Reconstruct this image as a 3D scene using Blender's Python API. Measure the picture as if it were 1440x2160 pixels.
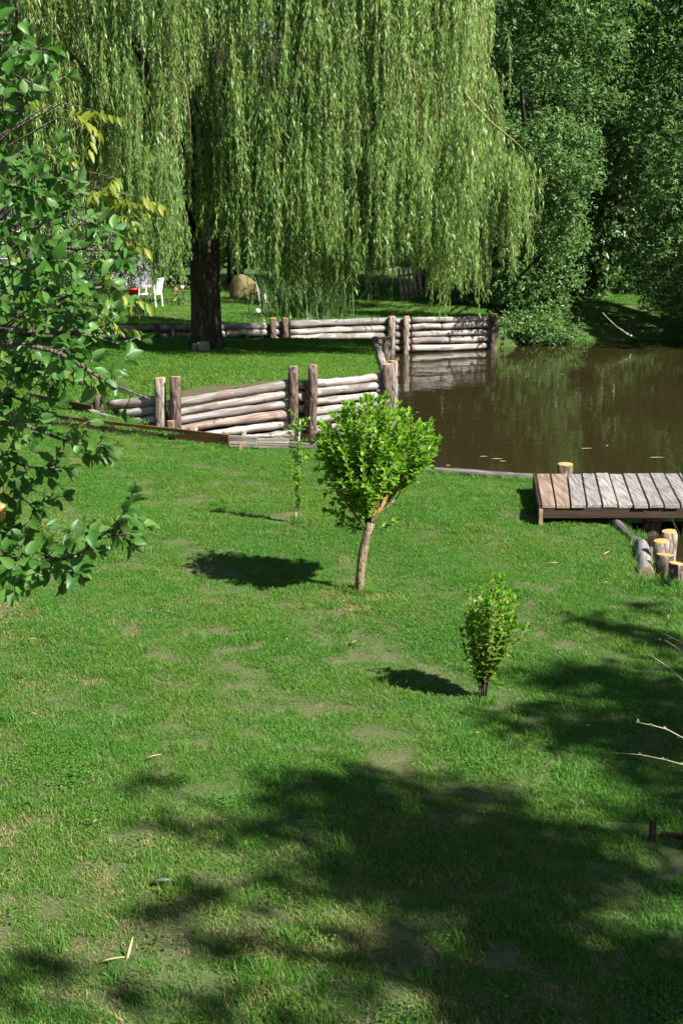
import bpy, bmesh, math, random
import numpy as np
from mathutils import Vector, Matrix
from mathutils.geometry import delaunay_2d_cdt

for o in list(bpy.data.objects):
    bpy.data.objects.remove(o)
SC = bpy.context.scene
COL = SC.collection
R = math.radians

# ------------------------------------------------------------------ camera, sky, sun, exposure
CZ = 2.85                      # camera height above the water (m)
FPX = 2700.0                   # focal length in photo pixels
PITCH = math.atan(642.0 / FPX)
cam_d = bpy.data.cameras.new('camera')
cam = bpy.data.objects.new('camera', cam_d)
COL.objects.link(cam)
cam.location = (0, 0, CZ)
cam.rotation_euler = (math.pi / 2 - PITCH, 0, 0)
cam_d.sensor_fit = 'VERTICAL'
cam_d.sensor_height = 24.0
cam_d.lens = 24.0 * FPX / 2160.0
cam_d.clip_end = 600.0
cam_d.clip_start = 0.05
cam_d.dof.use_dof = True
cam_d.dof.focus_distance = 9.5
cam_d.dof.aperture_fstop = 8.0
SC.camera = cam

SUN_AZ = math.atan2(0.80, -0.60)          # clockwise from +Y
SUN_EL = R(43.0)
SUN = Vector((math.sin(SUN_AZ) * math.cos(SUN_EL), math.cos(SUN_AZ) * math.cos(SUN_EL), math.sin(SUN_EL)))
world = bpy.data.worlds.new('World')
SC.world = world
world.use_nodes = True
wn = world.node_tree.nodes
wl = world.node_tree.links
bg = wn['Background']
sky = wn.new('ShaderNodeTexSky')
sky.sky_type = 'NISHITA'
sky.sun_disc = False
sky.sun_elevation = SUN_EL
sky.sun_rotation = SUN_AZ
sky.air_density = 1.0
sky.dust_density = 0.6
wl.new(sky.outputs[0], bg.inputs[0])
bg.inputs[1].default_value = 0.05
sun_d = bpy.data.lights.new('sun', 'SUN')
sun_d.energy = 5.0
sun_d.angle = R(0.55)
sun_d.color = (1.0, 0.955, 0.88)
sun = bpy.data.objects.new('sun', sun_d)
COL.objects.link(sun)
sun.location = (0, 0, 30)
sun.rotation_euler = SUN.to_track_quat('Z', 'Y').to_euler()
SC.view_settings.view_transform = 'Standard'
SC.view_settings.look = 'None'
SC.view_settings.exposure = 1.2
SC.view_settings.gamma = 1.0
SC.view_settings.use_curve_mapping = False
SC.render.engine = 'CYCLES'
SC.cycles.use_denoising = True
SC.cycles.max_bounces = 6
SC.cycles.diffuse_bounces = 3
SC.cycles.glossy_bounces = 3
SC.cycles.transmission_bounces = 4
SC.cycles.sample_clamp_indirect = 6.0

# ------------------------------------------------------------------ helpers
CP, SP = math.cos(PITCH), math.sin(PITCH)

def ray(px, py):
    u, v = (px - 720.0) / FPX, (1080.0 - py) / FPX
    return Vector((u, CP + v * SP, -SP + v * CP))

def W(px, py, z=0.15):
    """ground point seen at a photo pixel, on the level z"""
    d = ray(px, py)
    t = (z - CZ) / d.z
    return Vector((d.x * t, d.y * t, z))

def WY(px, py, Y):
    """point seen at a photo pixel at the distance Y"""
    d = ray(px, py)
    t = Y / d.y
    return Vector((d.x * t, Y, CZ + d.z * t))

def project(P):
    """photo pixels of an array of points"""
    P = np.asarray(P, float)
    x = P[:, 0]; y = P[:, 1]; z = P[:, 2] - CZ
    f = y * CP - z * SP
    up = y * SP + z * CP
    f = np.where(f < 0.05, 0.05, f)
    return 720 + FPX * x / f, 1080 - FPX * up / f, f

def tag(o, label=None, cat=None, group=None, kind=None):
    if label: o['label'] = label
    if cat: o['category'] = cat
    if group: o['group'] = group
    if kind: o['kind'] = kind
    return o

def empty(name, loc=(0, 0, 0), rz=0.0):
    o = bpy.data.objects.new(name, None)
    o.empty_display_size = 0.1
    COL.objects.link(o)
    o.location = loc
    o.rotation_euler = (0, 0, rz)
    return o

def link(name, me, parent=None, mat=None, M=None):
    o = bpy.data.objects.new(name, me)
    COL.objects.link(o)
    if mat is not None and len(me.materials) == 0:
        me.materials.append(mat)
    if parent is not None:
        o.parent = parent
        # things are placed by their Empty's location; children are given in world space
        o.matrix_parent_inverse = world_of(parent).inverted()
    if M is not None:
        o.matrix_basis = M
    return o

def world_of(o):
    m = Matrix.LocRotScale(o.location, o.rotation_euler, o.scale)
    if o.parent is not None:
        m = world_of(o.parent) @ o.matrix_parent_inverse @ m
    return m

def pymesh(name, verts, faces, smooth=False, mats=(), midx=None):
    me = bpy.data.meshes.new(name)
    me.from_pydata([tuple(v) for v in verts], [], faces)
    for m in mats:
        me.materials.append(m)
    if midx is not None:
        me.polygons.foreach_set('material_index', midx)
    if smooth:
        me.polygons.foreach_set('use_smooth', [True] * len(me.polygons))
    me.update()
    return me

def npmesh(name, V, Q, mats=(), tint=None, smooth=False):
    """fast mesh from numpy: V (n,3), Q (m,k) faces of k corners"""
    me = bpy.data.meshes.new(name)
    V = np.ascontiguousarray(V, np.float32); Q = np.ascontiguousarray(Q, np.int32)
    me.vertices.add(len(V)); me.vertices.foreach_set('co', V.ravel())
    m, k = Q.shape
    me.loops.add(m * k); me.loops.foreach_set('vertex_index', Q.ravel())
    me.polygons.add(m)
    me.polygons.foreach_set('loop_start', np.arange(0, m * k, k, dtype=np.int32))
    try:
        me.polygons.foreach_set('loop_total', np.full(m, k, dtype=np.int32))
    except Exception:
        pass
    if smooth:
        me.polygons.foreach_set('use_smooth', np.ones(m, dtype=bool))
    for mt in mats:
        me.materials.append(mt)
    me.update(calc_edges=True)
    if tint is not None:
        a = me.attributes.new('tint', 'FLOAT', 'FACE')
        a.data.foreach_set('value', np.ascontiguousarray(tint, np.float32))
    return me

def frame_of(d):
    d = Vector(d).normalized()
    a = Vector((0, 0, 1)) if abs(d.z) < 0.9 else Vector((1, 0, 0))
    x = d.cross(a).normalized()
    return x, x.cross(d).normalized(), d

def tube(pts, radii, n=7, cap=True, rnd=None, wob=0.0):
    """verts, faces of a tapering tube along a polyline"""
    V, F = [], []
    pts = [Vector(p) for p in pts]
    x = None
    for i, p in enumerate(pts):
        if i == 0: d = pts[1] - p
        elif i == len(pts) - 1: d = p - pts[i - 1]
        else: d = pts[i + 1] - pts[i - 1]
        d.normalize()
        if x is None:
            x, y, _ = frame_of(d)
        else:
            x = (x - d * x.dot(d)).normalized(); y = d.cross(x)
        for k in range(n):
            a = 2 * math.pi * k / n
            r = radii[i] * (1 + (rnd.uniform(-wob, wob) if rnd else 0))
            V.append(p + (x * math.cos(a) + y * math.sin(a)) * r)
    for i in range(len(pts) - 1):
        for k in range(n):
            a, b = i * n + k, i * n + (k + 1) % n
            F.append((a, b, b + n, a + n))
    if cap:
        F.append(tuple(range(n - 1, -1, -1)))
        m = (len(pts) - 1) * n
        F.append(tuple(range(m, m + n)))
    return V, F

def join(parts):
    V, F = [], []
    for v, f in parts:
        o = len(V)
        V += v
        F += [tuple(i + o for i in q) for q in f]
    return V, F

def box(x0, x1, y0, y1, z0, z1):
    V = [(x, y, z) for z in (z0, z1) for y in (y0, y1) for x in (x0, x1)]
    F = [(0, 2, 3, 1), (4, 5, 7, 6), (0, 1, 5, 4), (2, 6, 7, 3), (0, 4, 6, 2), (1, 3, 7, 5)]
    return V, F

def bevel_mesh(me, w=0.004, seg=1):
    bm = bmesh.new(); bm.from_mesh(me)
    bmesh.ops.bevel(bm, geom=bm.edges[:], offset=w, segments=seg, affect='EDGES', profile=0.6)
    bm.to_mesh(me); bm.free()
    return me

# ------------------------------------------------------------------ materials
class N:
    def __init__(s, name):
        s.m = bpy.data.materials.new(name); s.m.use_nodes = True
        s.t = s.m.node_tree; s.n = s.t.nodes; s.l = s.t.links
        s.b = s.n['Principled BSDF']; s.out = s.n['Material Output']
    def add(s, t, **k):
        n = s.n.new(t)
        for a, b in k.items(): setattr(n, a, b)
        return n
    def link(s, a, b): s.l.new(a, b)
    def noise(s, vec, scale, detail=4, rough=0.55, dist=0.0):
        n = s.add('ShaderNodeTexNoise')
        n.inputs['Scale'].default_value = scale; n.inputs['Detail'].default_value = detail
        n.inputs['Roughness'].default_value = rough; n.inputs['Distortion'].default_value = dist
        if vec is not None: s.link(vec, n.inputs['Vector'])
        return n.outputs[0]
    def ramp(s, fac, stops, interp='LINEAR'):
        n = s.add('ShaderNodeValToRGB'); r = n.color_ramp; r.interpolation = interp
        while len(r.elements) < len(stops): r.elements.new(0.5)
        for e, (p, c) in zip(r.elements, stops):
            e.position = p
            e.color = (c[0], c[1], c[2], 1) if not isinstance(c, (int, float)) else (c, c, c, 1)
        s.link(fac, n.inputs[0]); return n.outputs[0]
    def mix(s, fac, a, b, mode='MIX'):
        n = s.add('ShaderNodeMix'); n.data_type = 'RGBA'; n.blend_type = mode
        for sock, v in ((n.inputs[0], fac), (n.inputs[6], a), (n.inputs[7], b)):
            if isinstance(v, bpy.types.NodeSocket): s.link(v, sock)
            elif isinstance(v, (int, float)): sock.default_value = v if sock == n.inputs[0] else (v, v, v, 1)
            else: sock.default_value = (v[0], v[1], v[2], 1)
        return n.outputs[2]
    def math(s, op, a, b=0.0, c=None):
        n = s.add('ShaderNodeMath'); n.operation = op
        for i, v in enumerate((a, b) if c is None else (a, b, c)):
            if isinstance(v, bpy.types.NodeSocket): s.link(v, n.inputs[i])
            else: n.inputs[i].default_value = v
        return n.outputs[0]
    def mapping(s, vec, scale):
        n = s.add('ShaderNodeMapping'); n.inputs['Scale'].default_value = scale
        s.link(vec, n.inputs[0]); return n.outputs[0]
    def coord(s, k='Object'):
        return s.add('ShaderNodeTexCoord').outputs[k]
    def pos(s):
        return s.add('ShaderNodeNewGeometry').outputs['Position']
    def bump(s, h, strength=0.4, dist=0.01):
        n = s.add('ShaderNodeBump'); n.inputs['Strength'].default_value = strength
        n.inputs['Distance'].default_value = dist
        s.link(h, n.inputs['Height']); s.link(n.outputs[0], s.b.inputs['Normal'])
    def color(s, c):
        if isinstance(c, bpy.types.NodeSocket): s.link(c, s.b.inputs['Base Color'])
        else: s.b.inputs['Base Color'].default_value = (c[0], c[1], c[2], 1)
    def set(s, rough=0.7, spec=0.4):
        s.b.inputs['Roughness'].default_value = rough
        s.b.inputs['Specular IOR Level'].default_value = spec

def leaf_mat(name, dark, mid, light, under=None, rough=0.42, spec=0.5, trans=0.35, tcol=None, obj_rand=False, odd=None):
    s = N(name)
    if obj_rand:
        fac = s.add('ShaderNodeObjectInfo').outputs['Random']
    else:
        a = s.add('ShaderNodeAttribute'); a.attribute_name = 'tint'; fac = a.outputs['Fac']
    stops = [(0.0, dark), (0.5, mid), (0.93, light)]
    if odd: stops = [(0.0, dark), (0.5, mid), (0.9, light), (0.97, odd)]
    c = s.ramp(fac, stops)
    pn = s.noise(s.pos(), 1.3, 2)
    c = s.mix(s.math('MULTIPLY', pn, 0.45), c, [x * 0.62 for x in mid])
    if under:
        c = s.mix(s.math('MULTIPLY', s.add('ShaderNodeNewGeometry').outputs['Backfacing'], 0.75), c, under)
    s.color(c); s.set(rough, spec)
    tr = s.add('ShaderNodeBsdfTranslucent')
    t2 = s.mix(0.55, c, tcol or (light[0] * 1.1, light[1] * 1.15, light[2] * 0.6))
    s.link(t2, tr.inputs[0])
    mx = s.add('ShaderNodeMixShader'); mx.inputs[0].default_value = trans
    s.link(s.b.outputs[0], mx.inputs[1]); s.link(tr.outputs[0], mx.inputs[2])
    s.link(mx.outputs[0], s.out.inputs[0])
    return s.m

def wood_mat(name, cols, scale=6.0, patch=None, rough=0.8, bumps=0.5, axis=0):
    """weathered timber: grain runs along the piece's own axis; each piece a little different"""
    s = N(name)
    oc = s.coord('Object')
    rnd = s.add('ShaderNodeObjectInfo').outputs['Random']
    sc = [scale * 3.5] * 3; sc[axis] = scale * 0.28
    cx = s.add('ShaderNodeVectorMath'); cx.operation = 'ADD'
    sh = s.add('ShaderNodeCombineXYZ'); s.link(s.math('MULTIPLY', rnd, 37.0), sh.inputs[axis])
    s.link(oc, cx.inputs[0]); s.link(sh.outputs[0], cx.inputs[1])
    v = cx.outputs[0]
    g = s.noise(s.mapping(v, sc), 1.0, 6, 0.62, 0.4)
    base = s.ramp(rnd, [(i / max(1, len(cols) - 1), c) for i, c in enumerate(cols)])
    c = s.mix(s.ramp(g, [(0.36, 0.0), (0.62, 1.0)]), s.mix(1.0, base, (0.42, 0.38, 0.36), 'MULTIPLY'), base)
    big = s.noise(s.mapping(v, [scale * 0.7 if i != axis else scale * 0.28 for i in range(3)]), 1.0, 3)
    if patch:
        c = s.mix(s.math('MULTIPLY', s.ramp(big, [(0.54, 0.0), (0.58, 1.0)]), 0.85), c, patch)
        spots = s.noise(v, scale * 2.2, 2)
        c = s.mix(s.ramp(spots, [(0.66, 0.0), (0.72, 0.9)]), c, [x * .5 for x in patch])
    fine = s.noise(v, scale * 14, 3)
    c = s.mix(s.math('MULTIPLY', fine, 0.35), c, s.mix(1.0, c, (0.45, 0.43, 0.42), 'MULTIPLY'))
    s.color(c); s.set(rough, 0.25)
    s.bump(s.math('ADD', g, s.math('MULTIPLY', fine, 0.5)), bumps, 0.008)
    return s.m

def bark_mat(name, c1, c2, scale=9.0, lichen=None, bumps=0.9, amount=(0.56, 0.7)):
    s = N(name)
    oc = s.coord('Object')
    v = s.mapping(oc, (scale, scale, scale * 0.22))
    g = s.noise(v, 1.0, 6, 0.65, 0.8)
    vor = s.add('ShaderNodeTexVoronoi'); vor.feature = 'DISTANCE_TO_EDGE'
    s.link(s.mapping(oc, (scale * 1.4, scale * 1.4, scale * 0.33)), vor.inputs['Vector'])
    vor.inputs['Scale'].default_value = 1.0
    crack = s.ramp(vor.outputs['Distance'], [(0.0, 0.0), (0.16, 1.0)])
    c = s.mix(s.ramp(g, [(0.3, 0.0), (0.7, 1.0)]), c1, c2)
    c = s.mix(crack, s.mix(1.0, c, (0.4, 0.38, 0.36), 'MULTIPLY'), c)
    if lichen:
        ln = s.noise(oc, scale * 1.2, 4)
        c = s.mix(s.ramp(ln, [(amount[0], 0.0), (amount[1], 1.0)]), c, lichen)
    s.color(c); s.set(0.88, 0.2)
    s.bump(s.math('ADD', s.math('MULTIPLY', crack, 0.7), g), bumps, 0.012)
    return s.m

def plain_mat(name, c, rough=0.5, spec=0.5, vary=0.15, scale=8.0):
    s = N(name)
    n = s.noise(s.coord('Object'), scale, 4)
    s.color(s.mix(s.math('MULTIPLY', n, vary * 2), c, [x * 0.6 for x in c]))
    s.set(rough, spec)
    return s.m

def cut_mat(name, c1, c2):
    """sawn end with growth rings"""
    s = N(name)
    oc = s.coord('Object')
    w = s.add('ShaderNodeTexWave'); w.wave_type = 'RINGS'; w.rings_direction = 'Z'
    w.inputs['Scale'].default_value = 28.0; w.inputs['Distortion'].default_value = 3.0; w.inputs['Detail'].default_value = 3
    s.link(oc, w.inputs['Vector'])
    n = s.noise(oc, 14, 4)
    c = s.mix(s.math('MULTIPLY', w.outputs['Fac'], 0.5), c1, c2)
    c = s.mix(s.math('MULTIPLY', n, 0.5), c, [x * 0.7 for x in c2])
    s.color(c); s.set(0.7, 0.3)
    return s.m

MT = {}
MT['log'] = wood_mat('weathered_log', [(0.54, 0.49, 0.46), (0.54, 0.42, 0.34), (0.46, 0.43, 0.42), (0.68, 0.64, 0.60), (0.40, 0.38, 0.37), (0.58, 0.50, 0.44), (0.38, 0.36, 0.36)], 7.0, (0.24, 0.19, 0.165), 0.85, 0.8)
MT['log_dark'] = wood_mat('grey_log', [(0.40, 0.38, 0.37), (0.52, 0.48, 0.45), (0.34, 0.33, 0.33), (0.58, 0.53, 0.49), (0.42, 0.41, 0.41)], 7.0, (0.19, 0.16, 0.145), 0.85, 0.8)
MT['log_grey'] = wood_mat('grey_edging_log', [(0.20, 0.19, 0.18), (0.25, 0.235, 0.22)], 8.0, (0.12, 0.10, 0.085), 0.85, 0.8)
MT['post_bark'] = bark_mat('post_bark', (0.065, 0.045, 0.035), (0.21, 0.155, 0.125), 10.0, (0.27, 0.22, 0.19))
MT['pale_bark'] = bark_mat('pale_bark', (0.16, 0.13, 0.11), (0.42, 0.36, 0.31), 10.0, (0.12, 0.09, 0.07))
MT['cut'] = cut_mat('sawn_top', (0.70, 0.40, 0.16), (0.60, 0.27, 0.08))
MT['cut_dull'] = cut_mat('weathered_end', (0.36, 0.24, 0.16), (0.25, 0.14, 0.09))
MT['plank_grey'] = wood_mat('grey_plank', [(0.40, 0.38, 0.36), (0.32, 0.31, 0.30), (0.48, 0.455, 0.43), (0.41, 0.385, 0.365), (0.23, 0.22, 0.22)], 12.0, None, 0.75, 0.5, 1)
MT['plank_new'] = wood_mat('fresh_plank', [(0.42, 0.31, 0.23), (0.39, 0.29, 0.22)], 7.0, None, 0.7, 0.4, 1)
MT['beam_dark'] = wood_mat('dark_beam', [(0.07, 0.045, 0.03), (0.06, 0.04, 0.03)], 6.0, None, 0.8, 0.5)
MT['board_brown'] = wood_mat('brown_board', [(0.21, 0.115, 0.05), (0.19, 0.105, 0.05)], 5.0, None, 0.7, 0.3)
MT['board_dark'] = wood_mat('dark_board', [(0.13, 0.085, 0.06), (0.12, 0.08, 0.06)], 5.0, None, 0.7, 0.3)
MT['slat_pale'] = wood_mat('pale_slat', [(0.60, 0.54, 0.48), (0.48, 0.42, 0.37), (0.66, 0.60, 0.54)], 6.0, (0.30, 0.24, 0.20), 0.8, 0.5)
MT['stake'] = wood_mat('stake', [(0.60, 0.30, 0.10), (0.55, 0.30, 0.12)], 8.0, None, 0.7, 0.3, 2)
MT['willow_bark'] = bark_mat('willow_bark', (0.030, 0.025, 0.020), (0.115, 0.095, 0.08), 11.0, None, 1.0)  # bark made darker to carry the canopy's shade on the trunk
MT['tree_bark'] = bark_mat('tree_bark', (0.06, 0.05, 0.04), (0.15, 0.125, 0.10), 6.0)
MT['twig_gold'] = plain_mat('golden_twig', (0.27, 0.20, 0.07), 0.6, 0.3, 0.3, 2.0)
MT['apple_bark'] = bark_mat('apple_bark', (0.10, 0.085, 0.07), (0.24, 0.205, 0.17), 30.0)
MT['orange_bark'] = bark_mat('lichen_bark', (0.30, 0.22, 0.14), (0.46, 0.36, 0.26), 28.0, (0.55, 0.32, 0.06), 0.5, (0.46, 0.54))
MT['young_bark'] = bark_mat('young_bark', (0.16, 0.12, 0.085), (0.38, 0.31, 0.23), 34.0, (0.40, 0.27, 0.08), 0.5, (0.56, 0.64))
MT['twig_pale'] = plain_mat('pale_twig', (0.40, 0.33, 0.27), 0.7, 0.3)
MT['willow_leaf'] = leaf_mat('willow_leaf', (0.080, 0.195, 0.028), (0.188, 0.365, 0.068), (0.39, 0.51, 0.16), (0.25, 0.39, 0.18), 0.42, 0.4, 0.42, None, False, (0.33, 0.23, 0.04))
MT['ash_leaf'] = leaf_mat('ash_leaf', (0.066, 0.155, 0.038), (0.122, 0.250, 0.068), (0.21, 0.345, 0.12), None, 0.40, 0.45, 0.40)
MT['dark_leaf'] = leaf_mat('dark_leaf', (0.035, 0.085, 0.020), (0.070, 0.145, 0.038), (0.12, 0.20, 0.06), None, 0.38, 0.5, 0.25)
MT['apple_leaf'] = leaf_mat('apple_leaf', (0.030, 0.115, 0.016), (0.062, 0.185, 0.028), (0.13, 0.28, 0.05), (0.13, 0.23, 0.08), 0.42, 0.4, 0.35, None, True)
MT['apple_leaf_mass'] = leaf_mat('apple_leaf_mass', (0.030, 0.115, 0.016), (0.062, 0.185, 0.028), (0.13, 0.28, 0.05), (0.13, 0.23, 0.08), 0.42, 0.4, 0.35, None, False)
MT['young_leaf'] = leaf_mat('young_leaf', (0.080, 0.235, 0.016), (0.165, 0.380, 0.026), (0.30, 0.50, 0.05), None, 0.42, 0.45, 0.42, None, True)
MT['young_leaf_mass'] = leaf_mat('young_leaf_mass', (0.080, 0.235, 0.016), (0.165, 0.380, 0.026), (0.30, 0.50, 0.05), None, 0.42, 0.45, 0.42)
MT['yellow_leaf'] = leaf_mat('yellow_leaf', (0.11, 0.20, 0.018), (0.22, 0.30, 0.028), (0.38, 0.39, 0.05), None, 0.45, 0.4, 0.45, None, True)
MT['reed'] = leaf_mat('reed_leaf', (0.05, 0.12, 0.03), (0.085, 0.17, 0.045), (0.15, 0.23, 0.075), None, 0.4, 0.5, 0.3)
MT['conifer'] = leaf_mat('conifer', (0.008, 0.022, 0.008), (0.014, 0.036, 0.012), (0.03, 0.055, 0.02), None, 0.6, 0.3, 0.1)
MT['dark_stone'] = plain_mat('dark_green_leaf', (0.07, 0.12, 0.06), .5, .4)
MT['reed_plain'] = plain_mat('green_stem', (0.22, 0.30, 0.10), .6, .3)
MT['straw'] = plain_mat('dry_straw', (0.52, 0.38, 0.22), 0.8, 0.2)

def grass_material():
    s = N('grass_blade')
    a = s.add('ShaderNodeAttribute'); a.attribute_name = 'tint'
    p = s.pos()
    big = s.noise(p, 0.55, 3, 0.6)
    mid = s.noise(p, 2.6, 3, 0.6)
    green = s.ramp(a.outputs['Fac'], [(0.0, (0.050, 0.160, 0.014)), (0.45, (0.086, 0.245, 0.024)), (0.80, (0.130, 0.315, 0.046)), (0.93, (0.20, 0.36, 0.10)), (1.0, (0.34, 0.31, 0.17))])
    yel = s.ramp(a.outputs['Fac'], [(0.0, (0.085, 0.175, 0.014)), (0.5, (0.170, 0.280, 0.030)), (1.0, (0.34, 0.37, 0.12))])
    c = s.mix(s.ramp(s.math('ADD', s.math('MULTIPLY', big, 0.6), s.math('MULTIPLY', mid, 0.4)), [(0.44, 0.0), (0.64, 0.75)]), green, yel)
    s.color(c); s.set(0.5, 0.35)
    tr = s.add('ShaderNodeBsdfTranslucent'); s.link(s.mix(0.5, c, (0.10, 0.34, 0.02)), tr.inputs[0])
    mx = s.add('ShaderNodeMixShader'); mx.inputs[0].default_value = 0.42
    s.link(s.b.outputs[0], mx.inputs[1]); s.link(tr.outputs[0], mx.inputs[2]); s.link(mx.outputs[0], s.out.inputs[0])
    return s.m
MT['grass'] = grass_material()
def straw_grass():
    s = N('dry_grass')
    a = s.add('ShaderNodeAttribute'); a.attribute_name = 'tint'
    s.color(s.ramp(a.outputs['Fac'], [(0.0, (0.10, 0.14, 0.02)), (0.4, (0.21, 0.20, 0.06)), (0.75, (0.33, 0.26, 0.12)), (1.0, (0.42, 0.33, 0.18))])); s.set(0.75, 0.25)
    return s.m
MT['dry_grass'] = straw_grass()
def soil_material(name, green=0.45):
    s = N(name)
    p = s.pos()
    n1 = s.noise(p, 9.0, 5, 0.65); n2 = s.noise(p, 60.0, 3, 0.6); n3 = s.noise(p, 1.4, 3)
    soil = s.mix(n1, (0.085, 0.058, 0.040), (0.20, 0.145, 0.105))
    soil = s.mix(s.ramp(n2, [(0.55, 0.0), (0.75, 0.8)]), soil, (0.30, 0.24, 0.17))
    grn = s.mix(n2, (0.018, 0.075, 0.008), (0.05, 0.17, 0.018))
    c = s.mix(s.ramp(n3, [(0.35, green + 0.2), (0.75, green - 0.2)]), soil, grn)
    s.color(c); s.set(0.95, 0.1); s.bump(s.math('ADD', n1, s.math('MULTIPLY', n2, 0.4)), 0.7, 0.02)
    return s.m
MT['soil'] = soil_material('lawn_soil', 0.40)
MT['soil_green'] = soil_material('far_lawn_soil', 0.60)
MT['mud'] = soil_material('bare_soil', 0.05)
def water_material():
    s = N('pond_water')
    p = s.pos()
    s.color(s.mix(s.noise(p, 0.5, 3), (0.024, 0.0190, 0.007), (0.032, 0.025, 0.009)))
    s.set(0.025, 0.5); s.b.inputs['IOR'].default_value = 1.33
    a = s.noise(s.mapping(p, (1.0, 1.6, 1.0)), 2.2, 2, 0.5)
    b = s.noise(s.mapping(p, (1.0, 1.4, 1.0)), 9.0, 2, 0.5)
    s.bump(s.math('ADD', a, s.math('MULTIPLY', b, 0.22)), 0.055, 0.05)
    return s.m
MT['water'] = water_material()

# ------------------------------------------------------------------ the ground
def smooth(t):
    t = max(0.0, min(1.0, t)); return t * t * (3 - 2 * t)

def sheet(name, poly, zf, mat, step=0.6, skirt=None):
    """a lawn: polygon outline with a height function and earth sides"""
    pts = []
    for i, p in enumerate(poly):
        q = poly[(i + 1) % len(poly)]
        d = math.hypot(q[0] - p[0], q[1] - p[1]); n = max(1, min(60, int(d / 0.35)))
        for k in range(n):
            pts.append(Vector((p[0] + (q[0] - p[0]) * k / n, p[1] + (q[1] - p[1]) * k / n)))
    nb = len(pts)
    xs = [p[0] for p in poly]; ys = [p[1] for p in poly]
    rnd = random.Random(5)
    def inside(x, y):
        c = False
        for i in range(nb):
            a, b = pts[i], pts[(i + 1) % nb]
            if (a.y > y) != (b.y > y) and x < (b.x - a.x) * (y - a.y) / (b.y - a.y) + a.x: c = not c
        return c
    X0, X1 = max(min(xs), -9), min(max(xs), 9); Y0, Y1 = max(min(ys), -2), min(max(ys), 36)
    nx, ny = int((X1 - X0) / step), int((Y1 - Y0) / step)
    for i in range(1, nx):
        for j in range(1, ny):
            x = X0 + (X1 - X0) * i / nx + rnd.uniform(-.1, .1) * step; y = Y0 + (Y1 - Y0) * j / ny + rnd.uniform(-.1, .1) * step
            if inside(x, y): pts.append(Vector((x, y)))
    r = delaunay_2d_cdt(pts, [], [list(range(nb))], 1, 1e-5)
    V = [(v.x, v.y, zf(v.x, v.y)) for v in r[0]]
    F = [tuple(f) for f in r[2]]
    if skirt is not None:
        o = len(V)
        bp = pts[:nb]
        for p in bp:
            V.append((p.x, p.y, zf(p.x, p.y))); V.append((p.x, p.y, skirt))
        for i in range(nb):
            a = o + 2 * i; b = o + 2 * ((i + 1) % nb)
            F.append((a, a + 1, b + 1, b))
    me = pymesh(name, V, F, True, [mat])
    o = link(name, me)
    tag(o, kind='structure')
    return o

def nz(x, y):
    return 0.016 * math.sin(1.7 * x + 0.6 * y) + 0.014 * math.sin(2.3 * y - 0.9 * x + 1.0) + 0.008 * math.sin(5.1 * x + 3.7 * y)

BW = lambda px, py, z=0.15: (W(px, py, z).x, W(px, py, z).y)
near_edge = [BW(100, 897, .14), BW(300, 920, .14), BW(480, 942, .14), BW(655, 950, .13), BW(760, 962, .12), BW(905, 998, .12),
             BW(1122, 1012, .12), BW(1200, 1046, .12), BW(1292, 1098, .12), BW(1340, 1132, .12), BW(1350, 1180, .12), BW(1362, 1228, .12),
             BW(1440, 1290, .12), BW(1560, 1345, .12)]
near_poly = near_edge + [(5.2, 8.0), (7.5, 7.0), (26, 5.0), (26, -22), (-30, -22), (-30, 18.0), (-6.0, 17.6)]
def z_near(x, y):
    return 0.135 + nz(x, y) + 0.05 * smooth((9 - y) / 8)
near_lawn = sheet('lawn', near_poly, z_near, MT['soil'], 0.45, -0.7)

# the willow's lawn, held up by the log wall, sloping down to the left
wall_pts = [(-3.25, 16.95), (-2.32, 16.30), (-0.55, 16.47), (0.62, 17.0)]
def z_up(x, y):
    base = 0.64 - 0.27 * max(0.0, min(1.0, (-0.6 - x) / 1.75)) * smooth((20.5 - y) / 4.5)
    base -= 0.22 * smooth((-2.6 - x) / 1.6) * smooth((19.5 - y) / 3.0)
    return base + 0.5 * nz(x, y)
up_poly = [(-6.0, 17.45), (-3.9, 17.05), (-3.25, 17.05), (-2.32, 16.42), (-0.55, 16.59), (0.52, 17.1), (0.50, 21.9), (-1.2, 22.2), (-4.0, 22.3), (-9.5, 22.5), (-30, 23.0), (-30, 18.2), (-9, 17.9)]
upper_lawn = sheet('lawn_under_willow', up_poly, z_up, MT['soil_green'], 0.4, -0.7)

far_w = [(-5.2, 23.75), (-2.25, 24.45), (-0.9, 25.0), (1.0, 25.75), (3.15, 26.55)]
def shore(x): return 27.6 + 0.25 * math.sin(x * 1.1) + 0.10 * math.sin(x * 2.7)
def z_far(x, y):
    k = smooth((x - 3.0) / 0.8)
    flat = 0.66 + nz(x, y) + 0.25 * smooth((y - 32) / 10)
    bank = -0.12 + 0.85 * smooth(max((y - shore(x)) / 3.2, (x - 9.5) / 2.0))
    return flat * (1 - k) + bank * k
far_poly = [(p[0], p[1] + 0.10) for p in far_w] + [(3.5, 27.0)] + [(x, shore(x)) for x in (4.2, 5, 6, 7, 8, 9)] + [(9.6, 26.0), (9.4, 22), (9.6, 17), (10.5, 13), (13, 10), (26, 8), (70, 8), (70, 90), (-70, 90), (-70, 23.4), (-30, 23.2), (-9.5, 23.2)]
far_lawn = sheet('far_bank', far_poly, z_far, MT['soil_green'], 0.8, -0.7)

bed = link('ground', pymesh('ground', [(-250, -250, -0.7), (250, -250, -0.7), (250, 250, -0.7), (-250, 250, -0.7)], [(0, 1, 2, 3)], False, [MT['mud']]))
tag(bed, kind='structure')
wat = link('water', pymesh('water', [(-12, 7, 0), (26, 3, 0), (26, 30, 0), (-12, 30, 0)], [(0, 1, 2, 3)], False, [MT['water']]))
tag(wat, kind='structure')

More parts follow.
